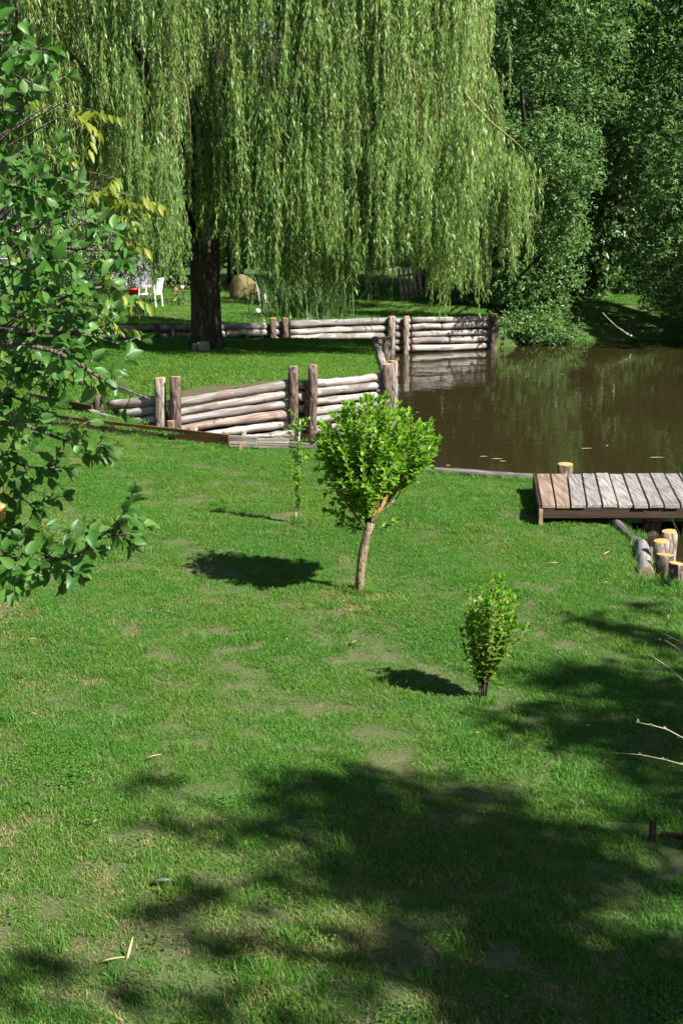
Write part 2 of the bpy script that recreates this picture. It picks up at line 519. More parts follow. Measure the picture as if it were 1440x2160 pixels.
# bare earth strip (path) between the two lawns
path_poly = [BW(60, 868, .2), BW(200, 868, .2), BW(262, 884, .2), BW(330, 906, .2), BW(420, 926, .16), BW(300, 912, .18), BW(190, 898, .18), BW(60, 884, .18)]
path = sheet('path', path_poly, lambda x, y: 0.20 + 0.6 * nz(3 * x, 3 * y), MT['mud'], 0.3, -0.2)
# dirt along the wall top
strip = [(-2.30, 16.44), (-0.62, 16.62), (-0.72, 16.74), (-1.05, 16.90), (-1.5, 17.12), (-1.9, 17.2), (-2.15, 17.0), (-2.35, 16.75)]
dirt = sheet('bare_soil', strip, lambda x, y: z_up(x, y) + 0.03, MT['mud'], 0.2)

# ------------------------------------------------------------------ timber builders
def log_mesh(L, r0, r1, rnd, n=12, m=14, bend=0.02, end_mat=None, bark=None):
    V, F, MI = [], [], []
    ph = rnd.uniform(0, 6.28); ph2 = rnd.uniform(0, 6.28)
    knots = [(rnd.random(), rnd.uniform(0, 6.28), rnd.uniform(.04, .16)) for _ in range(5)]
    for i in range(m):
        t = i / (m - 1)
        cy = bend * math.sin(math.pi * t + ph * .1) * math.cos(ph) + rnd.uniform(-.007, .007)
        cz = bend * math.sin(math.pi * t) * math.sin(ph) + rnd.uniform(-.004, .004)
        r = (r0 + (r1 - r0) * t) * (1 + rnd.uniform(-.09, .09))
        for k in range(n):
            a = 2 * math.pi * k / n
            q = r * (1 + 0.05 * math.sin(2 * a + ph2) + rnd.uniform(-.03, .03))
            for kt, ka, kh in knots:
                dd = abs(t - kt) * 9 + abs(((a - ka + math.pi) % (2 * math.pi)) - math.pi) * 1.2
                if dd < 1: q += r * kh * 1.6 * (1 - dd)
            V.append((L * t, cy + q * math.cos(a), cz + q * math.sin(a)))
    for i in range(m - 1):
        for k in range(n):
            a, b = i * n + k, i * n + (k + 1) % n
            F.append((a, a + n, b + n, b)); MI.append(0)
    F.append(tuple(range(n))); MI.append(1)
    F.append(tuple((m - 1) * n + k for k in range(n - 1, -1, -1))); MI.append(1)
    me = pymesh('log', V, F, True, [bark, end_mat or MT['cut_dull']], MI)
    for p in me.polygons[-2:]: p.use_smooth = False
    return me

def axis_matrix(p0, p1, roll=0.0):
    d = (Vector(p1) - Vector(p0)).normalized()
    up = Vector((0, 0, 1)) if abs(d.z) < 0.95 else Vector((0, 1, 0))
    y = up.cross(d).normalized(); z = d.cross(y)
    M = Matrix((d, y, z)).transposed().to_4x4()
    M = M @ Matrix.Rotation(roll, 4, 'X')
    M.translation = Vector(p0)
    return M

def add_log(parent, p0, p1, r0, r1, rnd, bark, end=None, bend=0.02, name='log', m=14):
    L = (Vector(p1) - Vector(p0)).length
    me = log_mesh(L, r0, r1, rnd, 12, m, bend, end, bark)
    return link(name, me, parent, None, axis_matrix(p0, p1))

def post_meshes(h, r, rnd, bark, n=14, m=7, tilt=0.05):
    V, F = [], []
    ph = rnd.uniform(0, 6.28)
    for i in range(m):
        t = i / (m - 1)
        cx = rnd.uniform(-.004, .004); cy = rnd.uniform(-.004, .004)
        for k in range(n):
            a = 2 * math.pi * k / n
            q = r * (1.04 - .06 * t) * (1 + .04 * math.sin(2 * a + ph) + rnd.uniform(-.035, .035))
            z = h * t + (tilt * r * 2 * math.cos(a - ph) if i == m - 1 else 0)
            V.append((cx + q * math.cos(a), cy + q * math.sin(a), z))
    for i in range(m - 1):
        for k in range(n):
            a, b = i * n + k, i * n + (k + 1) % n
            F.append((a, b, b + n, a + n))
    top = V[-n:]
    F.append(tuple(range(n - 1, -1, -1)))
    F.append(tuple((m - 1) * n + k for k in range(n)))
    body = pymesh('post', V, F, True, [bark])
    for p in body.polygons[-2:]: p.use_smooth = False
    # sawn face: a thin disc a few millimetres proud of the bark, slightly smaller
    c = Vector((sum(v[0] for v in top) / n, sum(v[1] for v in top) / n, sum(v[2] for v in top) / n))
    VV = [tuple(c + (Vector(v) - c) * s + Vector((0, 0, dz))) for s, dz in ((.97, -.004), (.955, .004), (.5, .006)) for v in top]
    VV.append(tuple(c + Vector((0, 0, .006))))
    FF = []
    for i in range(2):
        for k in range(n):
            a, b = i * n + k, i * n + (k + 1) % n
            FF.append((a, b, b + n, a + n))
    for k in range(n):
        FF.append((2 * n + k, 2 * n + (k + 1) % n, 3 * n))
    cut = pymesh('cut_top', VV, FF, False, [MT['cut']])
    return body, cut

def add_post(name, base, h, r, rnd, parent=None, bark='post_bark', lean=(0, 0), tilt=0.05):
    body, cut = post_meshes(h, r, rnd, MT[bark], tilt=tilt)
    M = Matrix.Translation(Vector(base)) @ Matrix.Rotation(lean[0], 4, 'Y') @ Matrix.Rotation(lean[1], 4, 'X')
    o = link(name, body, parent, None, M)
    c = bpy.data.objects.new('cut_top', cut); COL.objects.link(c); c.parent = o
    return o

# ------------------------------------------------------------------ log wall round the willow's lawn
rnd = random.Random(11)
wallA = empty('log_retaining_wall', (-0.6, 16.45, 0.0))
tag(wallA, 'sunlit retaining wall of stacked pale logs and bark posts in front of the willow lawn', 'log wall')
def ptop(px, py, X, Y):
    """height of a thing at X,Y whose top shows at pixel py"""
    return WY(px, py, Y).z
# main run: logs rise a little to the right
nl = 6
for k in range(nl):
    zl = 0.40 - k * 0.105 + (0.02 if k == 0 else 0); zr = 0.67 - k * 0.128
    p0 = (-2.22, 16.26 + rnd.uniform(-.02, .02), zl - .02); p1 = (-0.60, 16.42 + rnd.uniform(-.02, .02), zr - .02)
    if k == 4: p0 = (-2.0, 16.28, zl - .03)
    if k == 5: p0 = (-1.62, 16.3, zl + .01)
    add_log(wallA, p0, p1, .050 + rnd.uniform(-.006, .005), .060 + rnd.uniform(-.006, .005), rnd, MT['log'], bend=.014)
add_log(wallA, (-1.35, 16.18, -.06), (-.62, 16.30, .0), .06, .07, rnd, MT['log_dark'])
# second run to the corner
for k in range(6):
    zz = 0.66 - k * 0.122
    add_log(wallA, (-.46 + rnd.uniform(-.02, .02), 16.50, zz - .03), (.56, 16.98 + rnd.uniform(-.02, .02), zz + .01), .057 + rnd.uniform(-.01, .006), .055 + rnd.uniform(-.01, .006), rnd, MT['log_dark'], bend=.014)
# short stub ends showing between the two middle posts
for k, (zz, w) in enumerate([(.64, .05), (.50, .06), (.33, .05), (.17, .055), (.02, .06)]):
    add_log(wallA, (-.64, 16.62, zz - .03), (-.46 + rnd.uniform(-.03, .01), 16.50 + rnd.uniform(-.02, .05), zz - .03), w, w, rnd, MT['log'], bend=.0, m=4)
# left run stepping down the bank
for k in range(5):
    xr = -2.36; zr = .46 - k * .115
    xl = -3.02 + k * .145; yl = 16.52 - k * .045
    add_log(wallA, (xl, yl, zr - .10 + k * .012), (xr, 16.34, zr - .02), .054, .058, rnd, MT['log'], bend=.010, m=7)
# the sloping rail along the foot of the left run
add_log(wallA, tuple(W(188, 866, .24)), tuple(W(312, 908, .10)), .034, .032, rnd, MT['log_dark'], bend=.03, name='rail')
# side run facing the pond
for k in range(5):
    zz = .63 - k * .125
    add_log(wallA, (.60, 17.15, zz), (.56, 21.75, zz), .065, .06, rnd, MT['log_dark'], bend=.02)
for px, ty, X, Y, h, r in [(335, 797, -2.36, 16.24, 0, .074), (366, 795, -2.17, 16.18, 0, .074), (617, 773, -.632, 16.34, 0, .068), (656, 770, -.395, 16.40, 0, .062),
                           (816, 768, .61, 16.90, 0, .066), (830, 762, .715, 17.10, 0, .058)]:
    zt = ptop(px, ty, X, Y)
    X = (px - 720) / FPX * (Y * CP - (zt - CZ) * SP)
    add_post('post', (X, Y, -.45), zt + .45, r, rnd, wallA, 'post_bark' if px not in (335, 830) else 'pale_bark', (rnd.uniform(-.02, .02), rnd.uniform(-.02, .02)))
for px, ty, Y, r in [(787, 711, 21.2, .055), (812, 711, 20.6, .08)]:
    p = WY(px, ty, Y)
    add_post('post', (p.x, Y, -.45), p.z + .45, r, rnd, wallA, 'pale_bark', (.03, 0))
# low stumps at the wall foot
st = WY(209, 838, 16.95)
o = add_post('wooden_stump', (st.x, st.y, -.1), st.z + .1, .075, rnd, tilt=.22)
tag(o, 'short sawn stump at the left end of the log wall, where the edging board starts', 'stump', 'sawn stumps by the log wall')
st = WY(361, 888, 15.98)
o = add_post('wooden_stump', (st.x, st.y, -.4), st.z + .4, .056, rnd)
tag(o, 'short sawn stump between brown board and the two left wall posts', 'stump', 'sawn stumps by the log wall')
st = WY(407, 902, 15.85)
o = add_post('wooden_stump', (st.x, st.y, -.4), st.z + .4, .066, rnd, bark='pale_bark')
o.children[0].data.materials[0] = MT['cut_dull']
tag(o, 'low grey-topped stump just behind brown board, right of the orange-topped one', 'stump', 'sawn stumps by the log wall')

st = W(428, 739, .62)
o = add_post('wooden_stump', (st.x, st.y - .32, .5), .28, .15, rnd, bark='pale_bark', tilt=.1)
o.children[0].data.materials[0] = MT['cut_dull']
tag(o, 'low grey stump against the foot of the willow trunk', 'stump')

# ------------------------------------------------------------------ far log wall
wallB = empty('log_retaining_wall', (0.5, 25.6, 0.0))
tag(wallB, 'far retaining wall of grey stacked logs reflected in the pond behind the willow', 'log wall')
def wl_at(t):
    seg = t * (len(far_w) - 1); i = min(int(seg), len(far_w) - 2); f = seg - i
    return far_w[i][0] + (far_w[i + 1][0] - far_w[i][0]) * f, far_w[i][1] + (far_w[i + 1][1] - far_w[i][1]) * f
runs = [(-5.2, -3.55), (-3.55, -2.95), (-2.95, -1.42), (-1.36, -1.05), (-1.0, 1.02), (1.06, 1.36), (1.40, 3.08)]
def yfar(x):
    return float(np.interp(x, [p[0] for p in far_w], [p[1] for p in far_w]))
for a, b in runs:
    for k in range(5):
        zz = .645 - k * .138
        cut = rnd.uniform(.35, .65)
        if b - a > 1.2 and k in (1, 3) and rnd.random() < .7:
            mid = a + (b - a) * cut
            spans = [(a, mid - .01), (mid + .01, b)]
        else:
            spans = [(a, b)]
        for u, v in spans:
            add_log(wallB, (u, yfar(u) + rnd.uniform(-.015, .015), zz + rnd.uniform(-.012, .012)), (v, yfar(v) + rnd.uniform(-.015, .015), zz + rnd.uniform(-.012, .012)),
                    .063 + rnd.uniform(-.008, .006), .062 + rnd.uniform(-.008, .006), rnd, MT['log'] if b < -1.2 else MT['log_dark'], bend=.015)
for px, ty, dy, r, bk in [(332, 680, -.12, .06, 'post_bark'), (366, 680, -.12, .055, 'post_bark'), (575, 671, -.13, .062, 'post_bark'), (603, 671, -.13, .06, 'post_bark'), (826, 668, -.13, .072, 'pale_bark'), (855, 667, -.13, .06, 'pale_bark'), (1040, 662, -.1, .085, 'post_bark')]:
    x = (px - 720) / 108.0
    for _ in range(4):
        Y = yfar(x) + dy; x = WY(px, ty, Y).x
    p = WY(px, ty, Y)
    add_post('post', (p.x, Y, -.45), p.z + .45, r, rnd, wallB, bk, (rnd.uniform(-.015, .015), 0))
# low square stakes in front of the far wall
for px, ty in ((513, 705), (557, 707)):
    p = WY(px, ty, 23.6)
    V, F = box(-.06, .06, -.05, .05, -.5, p.z)
    o = link('stake', bevel_mesh(pymesh('stake', V, F, False, [MT['beam_dark']])), wallB, None, Matrix.Translation((p.x, 23.6, 0)))

# ------------------------------------------------------------------ edging boards by the near lawn
def board(name, p0, p1, h, t, mat, parent=None, drop=.12):
    L = (Vector(p1) - Vector(p0)).length
    n = 8
    V, F = box(0, L, -t / 2, t / 2, -drop, h)
    me = bevel_mesh(pymesh(name, V, F, False, [mat]), .004)
    return link(name, me, parent, None, axis_matrix(p0, p1))
eb = empty('edging_board', tuple(W(300, 918, .1)))
tag(eb, 'long brown plank on edge holding the lawn below the log wall', 'edging board')
pc = W(484, 939, .14)
board('plank', W(40, 884, .14), W(150, 899, .14), .125, .03, MT['board_dark'], eb)
board('plank', W(152, 900, .14), pc, .125, .03, MT['board_brown'], eb)
eb2 = empty('edging_board', tuple(W(150, 860, .24)))
tag(eb2, 'dark brown plank on edge left of the short stump, with an orange stake', 'edging board')
board('plank', W(60, 846, .24), W(196, 874, .20), .12, .03, MT['board_dark'], eb2)
def stake(parent, p, h, w=.028, lean=0.0, mat='stake'):
    V, F = box(-w / 2, w / 2, -w / 3, w / 3, -.12, h)
    M = Matrix.Translation(Vector(p)) @ Matrix.Rotation(lean, 4, 'Y')
    return link('stake', bevel_mesh(pymesh('stake', V, F, False, [MT[mat]]), .003), parent, None, M)
stake(eb2, W(168, 864, .2) + Vector((0, -.05, 0)), .14, .026, -.12)
# bundle of pale slats
sl = empty('slat_edging', tuple(W(560, 945, .1)))
tag(sl, 'low edging of pale horizontal slats pegged beside the brown plank', 'edging board')
q0, q1, q2, q3 = W(484, 943, .14), W(543, 946, .14), W(610, 948, .14), W(700, 956, .14)
for i, (a, b) in enumerate(((q0, q1), (q1, q2), (q2, q3))):
    for k in range(4 if i < 2 else 3):
        aa = a + Vector((.004, rnd.uniform(-.006, .006), .0)); bb = b + Vector((-.004, rnd.uniform(-.006, .006), 0))
        zz = .005 + k * (.036 if i == 0 else .03)
        L = (bb - aa).length
        V, F = box(0, L, -.011, .011, 0, .027)
        link('slat', bevel_mesh(pymesh('slat', V, F, False, [MT['slat_pale']]), .003), sl, None, axis_matrix(aa + Vector((0, 0, zz)), bb + Vector((0, 0, zz + rnd.uniform(-.003, .003)))))
stake(sl, W(507, 952, .12) + Vector((0, -.03, 0)), .115, .034, .02)
stake(sl, W(515, 944, .12) + Vector((0, .03, 0)), .19, .05, .0, 'slat_pale')

# ------------------------------------------------------------------ log edging along the near shore
def single_log(name, p0, p1, r0, r1, label, cat='log', bark='log_dark', end=None, bend=.02):
    L = (Vector(p1) - Vector(p0)).length
    me = log_mesh(L, r0, r1, rnd, 14, 12, bend, end or MT['cut_dull'], MT[bark])
    o = link(name, me, None, None, axis_matrix(p0, p1))
    tag(o, label, cat)
    return o
single_log('edging_log', W(790, 984, .10), W(1127, 1008, .10), .035, .042, 'thin grey log edging the lawn from the leafy little tree to the jetty', bark='log_grey', bend=.03)
single_log('edging_log', W(1296, 1103, .13), W(1376, 1172, .12), .042, .058, 'grey log lying along the bank below the jetty planks', bark='log_grey')
single_log('edging_log', W(1352, 1152, .15), W(1362, 1214, .14), .058, .066, 'short fat log lying end-on to the viewer beside the sawn posts')
single_log('edging_log', W(1378, 1258, .08), W(1520, 1330, .08), .05, .055, 'low grey log at the right edge below the sawn posts')

# ------------------------------------------------------------------ jetty
jet = empty('jetty', (2.4, 11.6, 0.1))
tag(jet, 'small wooden jetty of grey planks, two of them newer, reaching out over the pond', 'jetty')
zt = .31
far_x = [1129.5, 1160, 1195.5, 1226, 1254, 1283, 1312, 1341, 1369, 1400, 1429, 1460, 1490, 1521, 1552, 1583, 1614, 1646, 1678]
near_x = [1141, 1172, 1203, 1237, 1270, 1303, 1335, 1368, 1400, 1435, 1468, 1501, 1534, 1568, 1602, 1636, 1670, 1704, 1738]
for i in range(len(far_x) - 1):
    fy = 998 + rnd.uniform(-1.2, 1.2) + (1.5 if i == 2 else 0); ny = 1064 + rnd.uniform(-1.0, 1.0)
    a = W(far_x[i] + 1.3, fy, zt); b = W(far_x[i + 1] - 1.9, fy, zt)
    c = W(near_x[i] + 1.2, ny, zt); d = W(near_x[i + 1] - 2.2, ny, zt)
    dz = rnd.uniform(-.004, .004); th = .034
    org = (a + b + c + d) / 4
    top = [c, d, b, a]
    V = [(p.x - org.x, p.y - org.y, -th) for p in top] + [(p.x - org.x, p.y - org.y, rnd.uniform(-.002, .002)) for p in top]
    F = [(3, 2, 1, 0), (4, 5, 6, 7), (0, 1, 5, 4), (1, 2, 6, 5), (2, 3, 7, 6), (3, 0, 4, 7)]
    me = bevel_mesh(pymesh('plank', V, F, False, [MT['plank_new'] if i < 2 else MT['plank_grey']]), .004)
    o = link('plank', me, jet, None, Matrix.Translation((org.x, org.y, zt + dz)))
    if i < 2: o['label'] = 'newer orange-brown plank'
y_n, y_f = W(1200, 1064, zt).y, W(1200, 998, zt).y
for yy, x0 in ((y_n + .045, W(1141, 1064, zt).x + .02), (y_f - .06, W(1130, 998, zt).x + .02)):
    V, F = box(x0, 5.2, yy - .035, yy + .035, zt - .034 - .095, zt - .036)
    link('beam', bevel_mesh(pymesh('beam', V, F, False, [MT['beam_dark']]), .004), jet)
# side board at the shore end and its little front leg
a, b = W(1139, 1064, zt), W(1127, 998, zt)
V, F = box(0, (b - a).length, -.012, .012, -.16, -.005)
link('side_board', bevel_mesh(pymesh('side_board', V, F, False, [MT['beam_dark']]), .003), jet, None, axis_matrix(a + Vector((-.006, 0, 0)), b + Vector((-.006, 0, 0))))
V, F = box(-.018, .018, -.018, .018, -.3, 0)
link('leg', bevel_mesh(pymesh('leg', V, F, False, [MT['plank_new']]), .003), jet, None, Matrix.Translation(a + Vector((.0, -.03, -.036))))
p = W(1330, 1090, .0)
add_post('post', (p.x, y_n + .18, -.6), .6 + zt - .17, .085, rnd, jet, 'post_bark', (.06, 0))
add_post('post', (4.3, y_n + .18, -.6), .6 + zt - .17, .085, rnd, jet, 'post_bark')
p = WY(1192, 979, y_f + .10)
add_post('post', (p.x, y_f + .10, -.6), p.z + .6, .075, rnd, jet, 'post_bark', tilt=.03)

# ------------------------------------------------------------------ sawn posts by the right bank
for px, ty, Y, r, lab, bk in [
    (1410, 1122, 10.02, .065, 'tallest rearmost sawn post of the cluster by the bank below the jetty', 'pale_bark'),
    (1397, 1142, 9.80, .063, 'grey sawn post with a bare pale side, second from the back of the cluster', 'pale_bark'),
    (1400, 1171, 9.52, .070, 'brown sawn post with the widest orange top, beside the end-on log', 'post_bark'),
    (1424, 1189, 9.30, .058, 'low dark sawn post at the front of the cluster', 'post_bark'),
    (1452, 1196, 9.36, .055, 'pale barked post half cut off by the right edge of the picture', 'pale_bark')]:
    p = WY(px, ty, Y)
    o = add_post('sawn_post', (p.x, Y, -.3), p.z + .3, r, rnd, None, bk, (rnd.uniform(-.02, .02), rnd.uniform(-.03, .0)), .04)
    tag(o, lab, 'post', 'sawn posts by the jetty')
# low edging at the right border, its dark wood deepened to carry the shade
de = empty('low_edging', tuple(W(1430, 1770, .15)))
tag(de, 'low dark plank step held by a stake, its wood deepened to carry the shade', 'edging board')
a, b = W(1392, 1776, .12), W(1560, 1800, .12)
board('plank', a, b, .05, .03, MT['beam_dark'], de)
stake(de, W(1374, 1775, .14), .10, .03, 0, 'beam_dark')
stake(de, W(1440, 1786, .14) + Vector((0, -.04, 0)), .10, .03, 0, 'beam_dark')

# ------------------------------------------------------------------ foliage builders
def unit(a):
    return a / np.maximum(np.linalg.norm(a, axis=-1, keepdims=True), 1e-9)

def leaf_arrays(P, D, Nn, L, Wd, shape='diamond', curl=0.15):
    """numpy leaves: P base, D axis, Nn rough normal, L length, Wd width -> V, Q"""
    P = np.asarray(P); D = unit(np.asarray(D)); S = unit(np.cross(D, Nn)); Nn = np.cross(S, D)
    L = np.asarray(L)[:, None]; Wd = np.asarray(Wd)[:, None]
    n = len(P)
    if shape == 'diamond':
        V = np.stack([P, P + .42 * L * D + .5 * Wd * S + .0 * Nn, P + L * D - curl * L * Nn, P + .42 * L * D - .5 * Wd * S], 1)
        Q = np.arange(n * 4, dtype=np.int32).reshape(n, 4)
    else:
        up = .22 * Wd * Nn
        V = np.stack([P, P + .28 * L * D + .46 * Wd * S + up, P + .68 * L * D + .38 * Wd * S + up - .3 * curl * L * Nn, P + L * D - curl * L * Nn,
                      P + .68 * L * D - .38 * Wd * S + up - .3 * curl * L * Nn, P + .28 * L * D - .46 * Wd * S + up], 1)
        b = (np.arange(n, dtype=np.int32) * 6)[:, None]
        Q = np.concatenate([b + np.array([[0, 1, 2, 3]]), b + np.array([[0, 3, 4, 5]])], 1).reshape(n * 2, 4)
    return V.reshape(-1, 3), Q

def rand_unit(g, n):
    return unit(g.normal(size=(n, 3)))

def blob_leaves(g, blobs, per_m2, L0, wr=.45, shape='leaf', spray=5, droop=.35, jitter=.55, depth=.30):
    """leaves in little sprays through the outer shell of uneven blobs: (x,y,z,rx,ry,rz)"""
    PP, DD, NN, LL = [], [], [], []
    for bx_, by_, bz_, rx, ry, rz in blobs:
        area = 4 * math.pi * ((rx * ry) ** 1.6 / 3 + (rx * rz) ** 1.6 / 3 + (ry * rz) ** 1.6 / 3) ** (1 / 1.6)
        m = max(6, int(area * per_m2 / spray))
        u = rand_unit(g, m)
        rr = 1 - depth * g.random(m) ** 1.5 + .12 * g.normal(size=m)
        lum = 1 + .22 * np.sin(u[:, 0] * 5 + bx_ * 3) * np.sin(u[:, 1] * 4 + by_) * np.cos(u[:, 2] * 6 + bz_ * 2)
        c = np.array([bx_, by_, bz_]) + u * (rr * lum)[:, None] * np.array([rx, ry, rz])
        tw = unit(u * np.array([1, 1, .6]) + .6 * rand_unit(g, m) + np.array([0, 0, -droop]))
        for k in range(spray):
            t = (k + .5) / spray - .5
            p = c + tw * (t * L0 * 2.4)[..., None] if isinstance(t, np.ndarray) else c + tw * (t * L0 * 2.4)
            side = unit(np.cross(tw, rand_unit(g, m)))
            d = unit(tw * .7 + side * (1.0 if k % 2 else -1.0) * .9 + jitter * .5 * rand_unit(g, m))
            PP.append(p); DD.append(d)
            NN.append(unit(u * .5 + np.array([0, 0, .8]) + jitter * rand_unit(g, m)))
            LL.append(L0 * g.uniform(.7, 1.25, m))
    P = np.concatenate(PP); D = np.concatenate(DD); Nn = np.concatenate(NN); L = np.concatenate(LL)
    return leaf_arrays(P, D, Nn, L, L * wr, shape)

def tint_for(g, nf, k=1):
    t = np.clip(g.normal(.5, .22, nf // k), 0, 1)
    return np.repeat(t, k)

def limb_tubes(base, tips, r0, rnd, mid_up=.35, n=6, wob=.08, steps=6, rt=.012):
    """trunk-to-tip limbs as joined tubes"""
    parts = []
    for tip in tips:
        b = Vector(base); t = Vector(tip)
        m = b.lerp(t, .5) + Vector((rnd.uniform(-wob, wob), rnd.uniform(-wob, wob), (t - b).length * mid_up * .3))
        pts = []
        for i in range(steps + 1):
            q = i / steps
            pts.append(b * (1 - q) ** 2 + m * 2 * q * (1 - q) + t * q * q)
        parts.append(tube(pts, [r0 + (rt - r0) * (i / steps) for i in range(steps + 1)], n))
    return join(parts)

def leafy_tree(name, label, cat, base, height, trunk_r, blobs, mat, per_m2, L0, seed, group=None, wr=.45, droop=.35, bark='tree_bark', spray=5, depth=.3, lean=(0, 0)):
    g = np.random.default_rng(seed); rnd_ = random.Random(seed)
    t = empty(name, base); tag(t, label, cat, group)
    b = Vector(base)
    top = b + Vector((lean[0], lean[1], height))
    pts = [b + Vector((0, 0, -.3))] + [b.lerp(top, q) + Vector((rnd_.uniform(-.06, .06), rnd_.uniform(-.06, .06), 0)) for q in (.0, .15, .35, .6, .85, 1.0)]
    v, f = tube(pts, [trunk_r * 1.3, trunk_r * 1.2, trunk_r, trunk_r * .85, trunk_r * .6, trunk_r * .35, trunk_r * .12], 9)
    link('trunk', pymesh('trunk', v, f, True, [MT[bark]]), t)
    sel = blobs if len(blobs) < 26 else [blobs[i] for i in sorted(rnd_.sample(range(len(blobs)), 26))]
    parts = []
    for q in sel:
        tip = Vector(q[:3]); hz = min(max((tip.z - b.z) * .55, .4), height * .95)
        parts.append(limb_tubes(b.lerp(top, hz / height), [tip], trunk_r * .30, rnd_, .3, 5, .15, 5, .012))
    v, f = join(parts)
    link('limbs', pymesh('limbs', v, f, True, [MT[bark]]), t)
    V, Q = blob_leaves(g, blobs, per_m2, L0, wr, 'leaf', spray, droop, depth=depth)
    o = link('crown', npmesh('crown', V, Q, [MT[mat]], tint_for(g, len(Q), 2)), t)
    o['kind'] = 'stuff'
    return t

# --- large single leaves -------------------------------------------------------------
def big_leaf_mesh(name, L, Wd, curl, fold, mats, wave=0.0):
    """a leaf with midrib fold and curl, base at the origin, along +Y, face up +Z; 18 triangles"""
    rows = [(.10, .34), (.34, .95), (.62, .88), (.86, .42)]
    V = [(0, 0, 0)]
    for j, (t, w) in enumerate(rows):
        z = -curl * L * t * t
        wv = wave * L * (1 if j % 2 else -1)
        V += [(-w * Wd / 2, t * L, z + fold * w * Wd / 2 + wv), (0, t * L, z), (w * Wd / 2, t * L, z + fold * w * Wd / 2 - wv)]
    V.append((0, L, -curl * L))
    F = [(0, 2, 1), (0, 3, 2)]
    for i in range(3):
        a = 1 + 3 * i
        F += [(a, a + 1, a + 4, a + 3), (a + 1, a + 2, a + 5, a + 4)]
    F += [(10, 11, 13), (11, 12, 13)]
    return pymesh(name, V, F, True, mats)

def leaf_matrix(p, d, n, s):
    d = Vector(d).normalized(); x = d.cross(Vector(n)).normalized(); z = x.cross(d)
    M = Matrix((x * s, d * s, z * s)).transposed().to_4x4()
    M.translation = Vector(p)
    return M

def place_leaves(parent, items, meshes, meshes_mass, keep=300, seed=1):
    """items: list of (p, d, n, scale); the ones that show largest become parts, the rest one mass"""
    rr = random.Random(seed)
    P = np.array([list(it[0]) for it in items])
    px, py, f = project(P)
    vis = (px > -20) & (px < 1460) & (py > -20) & (py < 2180)
    size = np.array([it[3] for it in items]) / f * np.where(vis, 1, .001)
    order = np.argsort(-size)
    for i in order[:keep]:
        p, d, n, s = items[i]
        link('leaf', meshes[rr.randrange(len(meshes))], parent, None, leaf_matrix(p, d, n, s))
    rest = order[keep:]
    if len(rest):
        VV, FF, tt = [], [], []
        base = [(np.array([v.co for v in m.vertices]), [tuple(p.vertices) for p in m.polygons]) for m in meshes]
        off = 0
        for i in rest:
            p, d, n, s = items[i]
            bv, bf = base[rr.randrange(len(base))]
            M = np.array(leaf_matrix(p, d, n, s))
            VV.append(bv @ M[:3, :3].T + M[:3, 3])
            q = [tuple(a + off for a in fc) for fc in bf]
            FF += q; off += len(bv)
            tt += [min(1, max(0, rr.gauss(.5, .25)))] * len(q)
        me = pymesh('foliage', np.concatenate(VV).tolist(), FF, True, [meshes_mass])
        a = me.attributes.new('tint', 'FLOAT', 'FACE'); a.data.foreach_set('value', np.array(tt, np.float32))
        o = link('foliage', me, parent); o['kind'] = 'stuff'

def shoot_leaves(pts, spacing, size, rr, start=.15, splay=.9, pair=False, up=.25, grow=None):
    """leaf placements spiralling along a shoot polyline"""
    pts = [Vector(p) for p in pts]
    items = []
    seg = [(pts[i + 1] - pts[i]).length for i in range(len(pts) - 1)]
    tot = sum(seg); s = tot * start; ang = rr.uniform(0, 6.28)
    while s < tot:
        q = s; i = 0
        while i < len(seg) - 1 and q > seg[i]: q -= seg[i]; i += 1
        p = pts[i].lerp(pts[i + 1], min(1, q / max(seg[i], 1e-6)))
        d = (pts[i + 1] - pts[i]).normalized()
        x, y, _ = frame_of(d)
        for k in range(2 if pair else 1):
            a = ang + math.pi * k
            side = x * math.cos(a) + y * math.sin(a)
            ld = (d * (1 - splay * .55) + side * splay + Vector((0, 0, up)) + Vector((rr.uniform(-.25, .25), rr.uniform(-.25, .25), rr.uniform(-.25, .25)))).normalized()
            nn = (Vector((0, 0, 1)) + d * .6 - ld * .2 + Vector((rr.uniform(-.35, .35), rr.uniform(-.35, .35), 0))).normalized()
            k2 = size * rr.uniform(.7, 1.2) * (1.0 if grow is None else grow(s / tot))
            items.append((p, ld, nn, k2))
        ang += 2.4 if not pair else 1.57
        s += spacing * rr.uniform(.7, 1.3)
    # a terminal tuft
    d = (pts[-1] - pts[-2]).normalized(); x, y, _ = frame_of(d)
    for k in range(3):
        a = ang + 2.1 * k
        ld = (d + (x * math.cos(a) + y * math.sin(a)) * .45).normalized()
        items.append((pts[-1], ld, (x * math.sin(a) - y * math.cos(a) + Vector((0, 0, .6))).normalized(), size * rr.uniform(.7, 1.0)))
    return items

